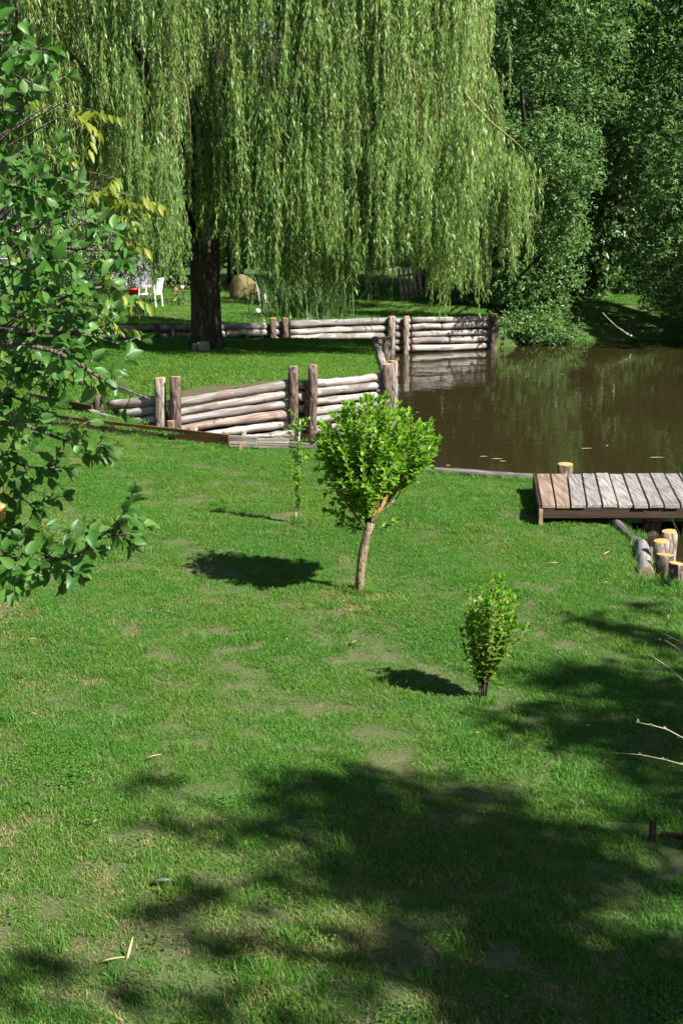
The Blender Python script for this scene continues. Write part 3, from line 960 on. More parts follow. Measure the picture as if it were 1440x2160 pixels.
# ------------------------------------------------------------------ little leafy tree in the middle of the lawn
rr = random.Random(21)
tb = W(757, 1246, .15); Yt = tb.y
tree = empty('small_tree', tb)
tag(tree, 'small bright green round-headed tree with orange lichened fork on the lawn', 'tree')
def TY(px, py, dy=0.0): return WY(px, py, Yt + dy)
trunk_pts = [Vector((tb.x, tb.y, .05)), TY(757, 1246), TY(760, 1205), TY(765, 1165), TY(774, 1128), TY(783, 1102)]
v, f = tube(trunk_pts, [.042, .038, .032, .033, .031, .028], 12, rnd=rr, wob=.10)
link('trunk', pymesh('trunk', v, f, True, [MT['young_bark']]), tree)
limbs = [([TY(781, 1110), TY(792, 1085), TY(806, 1062), TY(818, 1042), TY(832, 1036), TY(855, 1020, .05), TY(880, 985, .08)], [.026, .024, .021, .019, .015, .011, .006], 'orange_bark'),
         ([TY(818, 1044), TY(826, 1030, -.03), TY(838, 1008, -.08), TY(850, 970, -.12)], [.016, .013, .010, .005], 'orange_bark'),
         ([TY(783, 1108), TY(789, 1075, -.03), TY(796, 1045, -.05), TY(800, 1010, -.08), TY(806, 960, -.10)], [.024, .019, .016, .012, .006], 'orange_bark'),
         ([TY(778, 1118), TY(770, 1090, .04), TY(752, 1055, .08), TY(735, 1010, .1), TY(720, 960, .12)], [.018, .015, .012, .009, .005], 'young_bark'),
         ([TY(776, 1122), TY(755, 1095, -.05), TY(730, 1060, -.1), TY(700, 1010, -.14)], [.015, .012, .009, .005], 'young_bark'),
         ([TY(780, 1112), TY(780, 1075, .1), TY(775, 1030, .2), TY(770, 960, .26)], [.016, .013, .010, .005], 'young_bark')]
for pts, rad, mt in limbs:
    v, f = tube(pts, rad, 8)
    link('limb', pymesh('limb', v, f, True, [MT[mt]]), tree)
# shoots end on the crown outline; a leafy volume wider than tall
items = []; stem_parts = []
def crown_pt(a, e):
    """point of the uneven crown surface: centre at pixel (785, 985)"""
    c = TY(784, 965)
    rx, rz, ry = .385, .385, .37
    x = math.cos(a) * math.cos(e); y = math.sin(a) * math.cos(e); z = math.sin(e)
    taper = 1 - .22 * max(0, -z - .15)
    bulge = 1 + .15 * math.sin(3 * a + 1) * math.cos(e) + .07 * math.sin(5 * e + 2 * a) + rr.uniform(-.22, .10)
    return c + Vector((x * rx * bulge * taper + .015, y * ry * bulge * taper, z * rz * (1.12 if z < 0 else 1) * bulge))
fork = TY(788, 1085)
for i in range(235):
    a = rr.uniform(0, 2 * math.pi); e = math.asin(rr.uniform(-.92, 1.0))
    end = crown_pt(a, e)
    ex, ey, _ = project(np.array([list(end)]))
    if ex[0] > 788 and ey[0] > 996: continue
    if ey[0] > 1095: continue
    inner = fork.lerp(end, rr.uniform(.38, .55)) + Vector((rr.uniform(-.04, .04), rr.uniform(-.04, .04), rr.uniform(-.05, .03)))
    mid = inner.lerp(end, .55) + Vector((0, 0, -.03 + .05 * rr.random()))
    tip = end + Vector((0, 0, rr.uniform(-.01, .05)))
    pts = [inner, mid, tip]
    items += shoot_leaves(pts, .0165, 1.0, rr, .12, .85, False, .30)
    stem_parts.append(tube(pts, [.0045, .003, .0015], 4))
    if i % 3 == 0:
        stem_parts.append(tube([fork, fork.lerp(inner, .5) + Vector((0, 0, -.02)), inner], [.009, .007, .0045], 4))
for pts in ([TY(781, 1116), TY(815, 1112, -.05), TY(835, 1098, -.08)], [TY(776, 1120), TY(740, 1112, -.02), TY(705, 1085, -.04)], [TY(776, 1118), TY(735, 1095), TY(690, 1078, .03)], [TY(776, 1118), TY(742, 1118, .02), TY(718, 1108, .05)]):
    items += shoot_leaves(pts, .018, .95, rr, .2, .8, False, .2)
    stem_parts.append(tube(pts, [.005, .0035, .002], 4))
for q in [(690, 1040), (705, 1058), (725, 1078), (745, 1092), (682, 1015), (700, 1022), (730, 1050), (750, 1070), (765, 1085), (715, 1000), (672, 990), (760, 1055), (735, 1030), (775, 1060), (695, 985), (664, 935), (680, 900), (730, 868), (765, 850), (800, 868), (838, 855), (880, 895), (905, 915), (912, 940), (905, 985), (655, 965), (893, 900), (742, 858), (700, 875), (898, 960), (885, 990), (870, 1000), (905, 950), (890, 930), (875, 905), (860, 880), (895, 970), (850, 1005)]:
    e = TY(q[0], q[1], rr.uniform(-.12, .12)); s0 = e.lerp(TY(785, 1000), .30)
    pts = [s0, s0.lerp(e, .5), e]
    items += shoot_leaves(pts, .017, .95, rr, .0, .75, False, .35)
    stem_parts.append(tube(pts, [.004, .003, .0015], 4))
v, f = join(stem_parts)
link('twigs', pymesh('twigs', v, f, True, [MT['young_bark']]), tree)['kind'] = 'stuff'
yl = [big_leaf_mesh('young_leaf', .060, .032, c, fo, [MT['young_leaf']], w) for c, fo, w in ((.15, .35, .0), (.3, .25, .02), (.05, .5, .015))]
place_leaves(tree, items, yl, MT['young_leaf_mass'], 300, 3)

# ------------------------------------------------------------------ small shrub
rr = random.Random(8)
sb = W(1018, 1468, .15)
shrub = empty('shrub', sb)
tag(shrub, 'small upright bright green shrub alone on the lawn nearest the shade', 'shrub')
items = []; stem_parts = []
for i in range(60):
    tx = rr.uniform(-.135, .16); ty_ = rr.uniform(-.14, .14)
    hh = rr.uniform(.45, .72) * (1 - .30 * (abs(tx - .03) / .16) ** 2)
    pts = [sb + Vector((rr.uniform(-.015, .015), rr.uniform(-.015, .015), -.02)), sb + Vector((tx * .25, ty_ * .3, hh * .3)), sb + Vector((tx * .75, ty_ * .8, hh * .65)), sb + Vector((tx * 1.0 + .01, ty_, hh))]
    items += shoot_leaves(pts, .0165, 1.0, rr, .22, .85, False, .3)
    stem_parts.append(tube(pts, [.006, .0045, .003, .0015], 5))
pts = [sb + Vector((.01, 0, .15)), sb + Vector((.10, -.02, .26)), sb + Vector((.20, -.03, .36)), sb + Vector((.235, -.03, .42))]
items += shoot_leaves(pts, .018, .9, rr, .3, .85); stem_parts.append(tube(pts, [.005, .004, .003, .0015], 5))
v, f = join(stem_parts); link('stems', pymesh('stems', v, f, True, [MT['young_bark']]), shrub)
sl_ = [big_leaf_mesh('shrub_leaf', .044, .024, c, fo, [MT['young_leaf']], w) for c, fo, w in ((.15, .35, .0), (.3, .25, .02), (.05, .5, .015))]
place_leaves(shrub, items, sl_, MT['young_leaf_mass'], 300, 5)

# ------------------------------------------------------------------ staked sapling
rr = random.Random(15)
pb_ = W(631, 1102, .15)
sap = empty('sapling', pb_)
tag(sap, 'thin sparse-leaved sapling tied to a pale stake left of the leafy little tree', 'sapling')
def SY(px, py, dy=0.0): return WY(px, py, pb_.y + dy)
v, f = tube([SY(624, 1100) + Vector((0, 0, -.1)), SY(625, 1060), SY(627, 1000), SY(630, 930), SY(632, 885)], [.011, .010, .009, .009, .008], 7)
link('stake', pymesh('stake', v, f, True, [plain_mat('pale_stake', (.50, .48, .44), .8, .2)]), sap)
stem_parts = [tube([SY(632, 1104), SY(631, 1075, -.02), SY(628, 1020, -.02), SY(629, 950, -.02), SY(627, 890, -.02)], [.006, .005, .0045, .004, .002], 6)]
items = []
for i in range(62):
    y0 = rr.uniform(885, 1000) if i < 38 else rr.uniform(1000, 1080)
    s0 = SY(629, y0, -.02); wd = (1.0 - abs(y0 - 905) / 190)
    e = s0 + Vector((rr.uniform(-.10, .10) * wd, rr.uniform(-.09, .09) * wd, rr.uniform(.02, .09)))
    pts = [s0, s0.lerp(e, .5) + Vector((0, 0, -.008)), e]
    items += shoot_leaves(pts, .017, 1.0, rr, .2, .85); stem_parts.append(tube(pts, [.002, .0015, .001], 4))
for px, py in ((636, 1030), (640, 1045), (634, 1060), (630, 1000)):
    s0 = SY(629, py + 12, -.02); e = SY(px, py, -.04)
    items += shoot_leaves([s0, s0.lerp(e, .5), e], .016, 1.0, rr, .3)
v, f = join(stem_parts); link('stem', pymesh('stem', v, f, True, [MT['apple_bark']]), sap)
pl = [big_leaf_mesh('sapling_leaf', .040, .019, c, fo, [MT['young_leaf']]) for c, fo in ((.2, .3), (.05, .5))]
place_leaves(sap, items, pl, MT['young_leaf_mass'], 160, 6)

# ------------------------------------------------------------------ weeping willow
def willow():
    g = np.random.default_rng(4); rr = random.Random(4)
    tbase = W(437, 738, .62)
    t = empty('weeping_willow', tbase)
    tag(t, 'large weeping willow with thick dark trunk and hanging curtains over the log wall', 'tree')
    b = Vector(tbase)
    v, f = tube([b + Vector((0, 0, -.3)), b + Vector((0, 0, .02)), b + Vector((0, 0, .25)), b + Vector((-.01, 0, .8)), b + Vector((.0, 0, 1.5)), b + Vector((.03, .05, 2.0)), b + Vector((.06, .1, 2.5)), b + Vector((.1, .15, 3.0))],
                [.33, .30, .255, .235, .23, .24, .19, .10], 18, rnd=rr, wob=.05)
    link('trunk', pymesh('trunk', v, f, True, [MT['willow_bark']]), t)
    lower = [(b + Vector((.02, 0, 1.6)), (-4.6, 20.2, 5.6), .12), (b + Vector((.05, 0, 2.2)), (1.6, 20.3, 6.0), .15), (b + Vector((.05, 0, 2.4)), (-1.2, 18.9, 6.4), .13),
             (b + Vector((.08, .1, 2.8)), (-3.2, 22.4, 6.8), .13), (b + Vector((.1, .1, 3.0)), (.6, 22.3, 7.0), .14), (b + Vector((.15, .1, 3.6)), (-1.5, 20.6, 8.6), .14), (b + Vector((0, 0, 1.9)), (-3.4, 19.2, 6.0), .12)]
    for s0, tip, r in lower:
        v, f = limb_tubes(s0, [tip], r, rr, .5, 8, .15, 8, .03)
        link('limb', pymesh('limb', v, f, True, [MT['willow_bark']]), t)
    # clusters of strands: (x, y, z_start, z_end, spread)
    cl = []
    cx, cy, rx, ry = -1.45, 20.9, 3.75, 2.35
    def zbot(x, y):
        px, _, _ = project(np.array([[x, y, 2.0]])); px = float(px[0])
        yb = np.interp(px, [-200, 60, 230, 300, 390, 420, 490, 540, 620, 700, 760, 840, 900, 960, 1010, 1060, 1130], [470, 470, 500, 570, 575, 500, 520, 580, 600, 585, 605, 560, 600, 600, 590, 560, 530])
        return WY(px, yb, y).z
    HOLLOW = [(435, 360, 50, 210), (170, 230, 34, 170), (925, 470, 26, 140), (850, 520, 16, 90), (600, 480, 16, 90), (735, 200, 26, 70), (310, 330, 20, 110), (520, 420, 18, 100), (690, 430, 16, 90)]
    def add(x, y, z0, z1, n, sp): cl.append((x, y, z0, z1, n, sp))
    for i in range(310):
        a = rr.uniform(0, 2 * math.pi)
        if rr.random() < .62: a = rr.uniform(math.pi, 2 * math.pi)            # more on the side towards the pond and camera
        r = 1 - abs(rr.gauss(0, .16))
        if r < .35: continue
        wob = 1 + .07 * math.sin(5 * a) + .05 * math.sin(11 * a + 2)
        x = cx + rx * r * wob * math.cos(a); y = cy + ry * r * wob * math.sin(a)
        top = 6.6 + 2.3 * math.sqrt(max(0, 1 - (r * .97) ** 2))
        z0 = rr.uniform(3.3, top) if rr.random() < .8 else top
        zb = zbot(x, y) + abs(rr.gauss(0, .25))
        if y < cy + .4:
            qx, qy, _ = project(np.array([[x, y, z0 - 1.0]])); qx, qy = float(qx[0]), float(qy[0])
            if any(((qx - hx_) / ax_) ** 2 + ((qy - hy_) / ay_) ** 2 < 1 for hx_, hy_, ax_, ay_ in HOLLOW) and rr.random() < .9: continue
        z1 = max(zb, z0 - rr.uniform(1.3, 3.0))
        if z0 - z1 < .5: continue
        add(x, y, z0, z1, rr.randint(14, 24), rr.uniform(.09, .20))
    for i in range(24):
        px = rr.uniform(400, 490); y = rr.uniform(19.3, 20.2); z0 = rr.uniform(3.2, 6.8); p = WY(px, 400, y)
        add(p.x, y, z0, max(WY(px, rr.uniform(470, 545), y).z, z0 - rr.uniform(1.0, 2.4)), rr.randint(5, 9), rr.uniform(.06, .13))
    # skirts of the curtain along its lower rim
    for i in range(190):
        px = rr.choice([rr.uniform(60, 385), rr.uniform(500, 1015), rr.uniform(500, 1015)]); y = rr.uniform(18.7, 21.2)
        p = WY(px, 540, y); zb = zbot(p.x, y) - rr.gauss(-.05, .26)
        if 825 < px < 905: zb = max(zb, WY(px, 558, y).z)
        z0 = zb + rr.uniform(.9, 2.3)
        add(p.x, y, z0, zb, rr.randint(6, 12), rr.uniform(.08, .2))
    # a few long trailing strands
    for px, yb in ((920, 668), (925, 690), (915, 655), (790, 650), (818, 640), (750, 590), (990, 640), (1028, 640), (700, 600), (560, 640), (575, 650), (640, 610), (378, 600), (330, 560), (480, 600)):
        y = rr.uniform(18.8, 20.0); p = WY(px, yb, y)
        add(p.x, y, p.z + rr.uniform(1.2, 2.2), p.z, 3, .05)
    # branch reaching out to the right
    tipz = []
    bp = [WY(930, 90, 19.8), WY(985, 205, 19.7), WY(1040, 262, 19.6), WY(1085, 298, 19.6), WY(1112, 325, 19.6)]
    v, f = tube(bp, [.022, .018, .014, .010, .006], 6)
    link('limb', pymesh('limb', v, f, True, [MT['twig_gold']]), t)
    for i in range(34):
        q = rr.uniform(0.15, 1) ** .8 * (len(bp) - 1); k = min(int(q), len(bp) - 2); p = bp[k].lerp(bp[k + 1], q - k) + Vector((rr.uniform(-.06, .06), rr.uniform(-.5, .5), rr.uniform(-.1, .05)))
        zb = WY(1000, rr.uniform(470, 600), p.y).z
        add(p.x, p.y, p.z, max(zb, p.z - rr.uniform(.9, 2.2)), rr.randint(5, 9), rr.uniform(.06, .15))
    PP, DD, NN, LL, TT = [], [], [], [], []
    TV, TQ = [], []; off = 0
    for (x, y, z0, z1, n, sp) in cl:
        shift = rr.gauss(0, .17) + .05 * (z0 - 4.5)
        for s in range(n):
            k = rr.random()
            ox_, oy_ = rr.gauss(0, sp), rr.gauss(0, sp); sx = x + ox_; sy = y + oy_
            zs = z0 + rr.uniform(-.3, .1) - 1.6 * math.hypot(ox_, oy_); ze = z1 + (rr.random() ** 1.6) * (z0 - z1) * .7
            if zs - ze < .35: continue
            m = max(4, int((zs - ze) / .06))
            tt = np.linspace(0, 1, m)
            ph = rr.uniform(0, 6.28); amp = rr.uniform(.01, .05)
            out = rr.uniform(-.16, .16)
            X = sx + out * np.sqrt(tt) + amp * np.sin(ph + 3 * tt) ; Y = sy + rr.uniform(-.12, .12) * np.sqrt(tt) + amp * np.cos(ph + 2.5 * tt)
            Z = zs + (ze - zs) * tt + .06 * np.sin(np.minimum(tt * 6, math.pi)) * rr.random()
            C = np.stack([X, Y, Z], 1)
            reps = 3
            for q in range(reps):
                P = C + g.normal(0, .012, C.shape)
                az = g.uniform(0, 6.28, m)
                d = np.stack([np.cos(az) * .48, np.sin(az) * .48, -np.ones(m) + .3 * g.normal(size=m)], 1)
                PP.append(P); DD.append(d); NN.append(np.stack([np.cos(az), np.sin(az), .5 * np.ones(m)], 1) + .5 * g.normal(size=(m, 3)))
                LL.append(g.uniform(.08, .15, m) * (1 - .25 * tt)); TT.append(g.normal(.45 + shift, .15, m))
            # golden stem: thin three-sided strand
            sub = C[::max(1, m // 7)]
            w = .0017
            ring = np.concatenate([sub + np.array([w, 0, 0]), sub + np.array([-w * .5, w * .87, 0]), sub + np.array([-w * .5, -w * .87, 0])], 0)
            L_ = len(sub); TV.append(ring)
            i = np.arange(L_ - 1)
            for a_, b_ in ((0, 1), (1, 2), (2, 0)):
                TQ.append(np.stack([off + a_ * L_ + i, off + b_ * L_ + i, off + b_ * L_ + i + 1, off + a_ * L_ + i + 1], 1))
            off += 3 * L_
    P = np.concatenate(PP); L = np.concatenate(LL)
    V, Q = leaf_arrays(P, np.concatenate(DD), np.concatenate(NN), L, L * .17, 'diamond', .12)
    tint = np.clip(np.concatenate(TT), 0, .93); tint[g.random(len(Q)) < .012] = 1.0
    o = link('crown', npmesh('crown', V, Q, [MT['willow_leaf']], tint), t); o['kind'] = 'stuff'
    o = link('hanging_twigs', npmesh('hanging_twigs', np.concatenate(TV), np.concatenate(TQ), [MT['twig_gold']]), t); o['kind'] = 'stuff'
    # bare golden twigs arching through the curtain
    parts = []
    for px, py in ((615, 45), (680, 60), (860, 120), (905, 180), (520, 95), (740, 220), (380, 170), (690, 260), (580, 260), (1000, 30)):
        yb = rr.uniform(18.5, 19.0); a_ = WY(px, py, yb)
        parts.append(tube([a_ + Vector((-.35, .3, -.2)), a_ + Vector((-.1, .05, .05)), a_ + Vector((.08, -.02, -.05)), a_ + Vector((.13, -.03, -.5)), a_ + Vector((.12, 0, -1.2))], [.008, .007, .006, .004, .002], 5))
        parts.append(tube([a_ + Vector((-.1, .05, .05)), a_ + Vector((-.12, -.02, -.4)), a_ + Vector((-.1, -.02, -1.0))], [.005, .004, .002], 5))
    v, f = join(parts); link('golden_branches', pymesh('golden_branches', v, f, True, [MT['twig_gold']]), t)['kind'] = 'stuff'
    print('willow leaves', len(Q))
willow()

# ------------------------------------------------------------------ trees on the far bank
rr = random.Random(31)
def pb(px, py, Y, r, sq=.9):
    r *= .84; p = WY(px, py, Y); return (p.x, p.y, p.z, r * rr.uniform(.9, 1.15), r * rr.uniform(.8, 1.1), r * sq * rr.uniform(.85, 1.15))
# the ash hanging over the water beside the far wall
bl = [pb(1070, 350, 25.3, .5), pb(1120, 330, 25.2, .55), pb(1180, 340, 25.0, .5), pb(1230, 370, 25.0, .45), pb(1060, 285, 25.5, .5), pb(1160, 270, 25.2, .55), pb(1220, 290, 25.2, .45), pb(1090, 40, 26.2, .9), pb(1190, 10, 25.8, .9), pb(1150, 120, 26.0, .8), pb(1270, 90, 26.0, .8), pb(1120, -90, 26.2, 1.0), pb(1230, -110, 26.0, 1.0), pb(1300, -20, 26.2, .8), pb(1165, 455, 25.3, .55), pb(1125, 425, 25.5, .45), pb(1200, 505, 25.5, .45), pb(1190, 420, 25.2, .5), pb(1135, 500, 26.0, .4), pb(1135, 650, 28.2, .75), pb(1075, 600, 28.6, .6), pb(1170, 590, 28.3, .75), pb(1110, 540, 28.6, .6), pb(1180, 500, 28.6, .8), pb(1120, 690, 27.6, .6, .6), pb(1165, 690, 27.7, .5, .6), pb(1095, 445, 28.8, .7),  # nearer clumps added out over the water to shade the far wall and lawn
      pb(1165, 400, 28.7, .8), pb(1060, 360, 29.4, .8), pb(1140, 300, 29.0, .9), pb(1220, 330, 28.8, .75), pb(1080, 220, 29.4, .9), pb(1180, 180, 29.2, .9), pb(1245, 220, 28.8, .8), pb(1100, 90, 29.6, 1.0),
      pb(1200, 60, 29.4, 1.0), pb(1060, 0, 29.8, 1.1), pb(1150, -60, 29.8, 1.2), pb(1230, -40, 29.4, 1.0), pb(1100, -180, 29.9, 1.3), pb(1210, -190, 29.8, 1.2), pb(1000, -120, 30.2, 1.2), pb(1130, -330, 30, 1.4), pb(1250, -330, 30, 1.3), pb(1030, -300, 30.4, 1.3), pb(1180, -470, 30.3, 1.4), pb(1070, -480, 30.4, 1.2)]
leafy_tree('ash_tree', 'dense ash tree whose low branches hang to the water beside the far log wall', 'tree', (4.2, 29.6, .45), 9.5, .2, bl, 'ash_leaf', 270, .095, 51, 'trees on the far bank', .42, depth=.55)
bl = [pb(1420, 610, 27.4, .7), pb(1375, 545, 28.0, .7), pb(1440, 520, 27.2, .8), pb(1395, 450, 27.8, .7), pb(1450, 400, 27.0, .9), pb(1370, 360, 28.4, .8), pb(1420, 300, 27.6, .9), pb(1350, 240, 28.8, .9), pb(1430, 200, 27.8, 1.0), pb(1340, 120, 29.0, 1.0),
      pb(1420, 90, 28.2, 1.0), pb(1340, 10, 29.2, 1.1), pb(1440, -20, 28.2, 1.1), pb(1370, -130, 29.0, 1.2), pb(1470, -160, 28.2, 1.2), pb(1330, -260, 29.4, 1.2), pb(1440, -310, 28.6, 1.4), pb(1530, 520, 27.0, .9), pb(1540, 300, 27.2, 1.2), pb(1560, 80, 27.6, 1.3), pb(1560, -140, 27.8, 1.4), pb(1400, -470, 29.2, 1.4), pb(1530, -380, 28.6, 1.4), pb(1500, 640, 27.0, .8)]
bl = [(b_[0], b_[1] + .9, b_[2]) + b_[3:] for b_ in bl]
leafy_tree('ash_tree', 'tall ash tree filling the upper right corner with drooping sprays over the pond', 'tree', (8.0, 28.9, .4), 9.5, .22, bl, 'ash_leaf', 250, .095, 52, 'trees on the far bank', .42, depth=.55)
# second row, darker, further back
def random_blobs(x0, x1, z0, z1, y0, y1, n, r, seed):
    q = random.Random(seed); out = []
    for _ in range(n):
        s = r * q.uniform(.7, 1.3); out.append((q.uniform(x0, x1), q.uniform(y0, y1), q.uniform(z0, z1), s, s * q.uniform(.7, 1), s * q.uniform(.7, 1.0)))
    return out
rows = [(6.6, 33.0, 3.9, 8.2, 1.0, 11.5, 'dark tree standing back between the two ash trees'),
        (11.0, 33.5, 8.4, 13.5, 1.2, 12.0, 'dark tree behind the ash at the right edge'),
        (2.2, 34.5, -.6, 4.6, 3.0, 11.5, 'tall dark tree behind the right side of the willow curtain'),
        (-3.0, 37.0, -6.0, -.4, 3.2, 12.0, 'tall dark tree behind the middle of the willow curtain'),
        (-8.5, 36.5, -11.5, -5.8, 2.8, 12.0, 'tall dark tree behind the left side of the willow curtain'),
        (-14.0, 33.0, -17.5, -11.0, 2.0, 12.0, 'tall dark tree far left behind the yellow-leaved sapling')]
for i, (X, Y, x0, x1, z0, z1, lab) in enumerate(rows):
    leafy_tree('broadleaf_tree', lab, 'tree', (X, Y, .6), 9.5, .22, random_blobs(x0, x1, z0, z1, Y - 1.6, Y + 1.6, 34, 1.15, 60 + i), 'dark_leaf', 62, .20, 70 + i, 'dark trees behind the garden', .5, depth=.5)
g_ = np.random.default_rng(500)
V, Q = blob_leaves(g_, random_blobs(-34, 34, .8, 11.0, 46, 50, 150, 2.0, 501), 14, .42, .55, 'leaf', 4)
V2, Q2 = blob_leaves(g_, random_blobs(-19, -13, .8, 10.0, -6, 24, 90, 1.8, 503) + random_blobs(15, 21, .8, 9.0, -8, 24, 90, 1.8, 504) + random_blobs(-12, 4, .8, 7.5, -16, -12, 50, 1.8, 505), 9, .42, .55, 'leaf', 4)  # unseen rows at the sides and behind the camera, added to cut sky light
Q = np.concatenate([Q, Q2 + len(V)]); V = np.concatenate([V, V2])
fw = link('far_wood', npmesh('far_wood', V, Q, [MT['dark_leaf']], tint_for(g_, len(Q), 2))); tag(fw, 'dark wood closing the view behind the garden trees, with unseen rows added all round to deepen shade', 'wood', kind='stuff')
# low lit bushes on the far lawn
def bush(name, label, px, py, Y, w, h, seed, mat='ash_leaf', L0=.09, dens=150, group='bushes on the far lawn'):
    q = random.Random(seed); p = WY(px, py, Y)
    zb = z_far(p.x, Y)
    bl = [(p.x + q.uniform(-.5, .5) * w, Y + q.uniform(-.35, .35) * w, zb + h * q.uniform(.2, .8), w * q.uniform(.22, .38), w * q.uniform(.22, .35), h * q.uniform(.2, .33)) for _ in range(10)]
    leafy_tree(name, label, 'bush', (p.x, Y, zb), h * .7, .03, bl, mat, dens, L0, seed, group, .45)
bush('bush', 'lit bush standing in the gap under the dark trees at the back', 1290, 600, 33.0, 1.7, 1.5, 81)
bush('bush', 'rounded bush at the foot of the dark trees, right of the gap', 1365, 590, 32.5, 1.4, 1.2, 82)
bush('bush', 'small bush beside the ash trunk at the end of the far wall', 1020, 610, 30.0, 1.3, 1.3, 83)
bush('bush', 'low spreading bush hanging over the waterline below the ash', 1120, 700, 27.7, 1.8, .75, 84)
bush('bush', 'leafy bush right of the picket gate', 950, 600, 31.5, 1.3, 1.3, 85)
bush('bush', 'yellow-green bush close behind the willow trunk on its left', 385, 600, 30.5, 1.1, 2.2, 86, 'willow_leaf', .08, 120)
bush('bush', 'dark bush behind the tall reed clump', 660, 600, 31.0, 1.5, 1.2, 87, 'dark_leaf')
bush('bush', 'dark evergreen bush right of the reed clump', 730, 575, 29.5, 1.1, 2.2, 88, 'conifer', .07, 260)
bush('bush', 'dark hedge-like bush at the back left of the garden house', 130, 640, 29.0, 2.0, 1.6, 89, 'dark_leaf')
bush('bush', 'bushy shrub between the garden house and the white chair', 275, 545, 33.5, 2.0, 2.4, 90, 'dark_leaf')

# ------------------------------------------------------------------ reed clump behind the far wall
def blades(g, base, n, h, spread, lean, w, m=5):
    """arching strap leaves"""
    V, Q, T = [], [], []; off = 0
    for i in range(n):
        b = np.array(base) + np.array([g.normal(0, spread[0]), g.normal(0, spread[1]), 0])
        a = g.uniform(0, 6.28); hh = h * g.uniform(.55, 1.1); ln = lean * g.uniform(.2, 1.3) * hh
        d = np.array([math.cos(a), math.sin(a), 0]); s = np.array([-math.sin(a + g.normal(0, .6)), math.cos(a), 0]); s /= np.linalg.norm(s)
        t = np.linspace(0, 1, m)[:, None]
        c = b + d * ln * t ** 2 + np.array([0, 0, hh]) * (t - .25 * (ln / hh) * t ** 3)
        ww = w * np.array([.7, 1, .9, .6, .05])[:, None] if m == 5 else w * (1 - t)
        V += [c - s * ww / 2, c + s * ww / 2]
        i0 = np.arange(m - 1)
        Q.append(np.stack([off + i0, off + m + i0, off + m + i0 + 1, off + i0 + 1], 1)); T += [float(np.clip(g.normal(.5, .25), 0, 1))] * (m - 1)
        off += 2 * m
    return np.concatenate(V), np.concatenate(Q), np.array(T)
g = np.random.default_rng(9)
c = W(640, 676, .66)
rc = empty('reed_clump', (c.x, 26.4, .66)); tag(rc, 'tall clump of arching green reeds growing above the far log wall', 'reeds')
V, Q, T = blades(g, (c.x, 26.5, .62), 420, 1.05, (.42, .3), .5, .028)
o = link('blades', npmesh('blades', V, Q, [MT['reed']], T), rc); o['kind'] = 'stuff'
V, Q, T = blades(g, (c.x - .1, 25.5, .6), 90, .35, (.7, .08), .9, .02)
o = link('low_blades', npmesh('low_blades', V, Q, [MT['reed']], T), rc); o['kind'] = 'stuff'
# reeds at the right edge of the picture
for (px, py, Y, h, lab, blade) in [(1436, 1015, 11.0, .5, 'narrow reed leaves rising past the jetty end at the right edge', [((1447, 1030), (1436, 985), (1430, 950))]),
                            (1438, 1150, 9.2, .5, 'single long reed leaf arching over the sawn posts', [((1446, 1165), (1428, 1120), (1409, 1078)), ((1450, 1170), (1438, 1140), (1440, 1105))]),
                            (1425, 1255, 9.0, .3, 'pale dry reed leaves at the foot of the sawn posts', [((1450, 1250), (1425, 1228), (1404, 1218)), ((1398, 1250), (1396, 1215), (1401, 1190)), ((1412, 1250), (1408, 1225), (1410, 1196)), ((1402, 1240), (1388, 1220), (1378, 1208))])]:
    base = WY(px + 10, py + 20, Y); rp = empty('reed_plant', (base.x, Y, .0)); tag(rp, lab, 'reeds', 'reeds by the jetty')
    for ptsx in blade:
        P3 = [WY(a, b, Y - .03 * i) for i, (a, b) in enumerate(ptsx)]
        root = Vector((P3[0].x + .02, Y, -.05))
        C = [root] + P3
        Vv, Ff = [], []
        for i, p in enumerate(C):
            w = (.010, .014, .011, .001)[i]
            Vv += [p + Vector((-w, .004, 0)), p + Vector((w, -.004, 0))]
        for i in range(len(C) - 1): Ff.append((2 * i, 2 * i + 1, 2 * i + 3, 2 * i + 2))
        me = pymesh('blade', Vv, Ff, True, [MT['reed']])
        a = me.attributes.new('tint', 'FLOAT', 'FACE'); a.data.foreach_set('value', np.full(len(Ff), .6, np.float32))
        link('blade', me, rp)

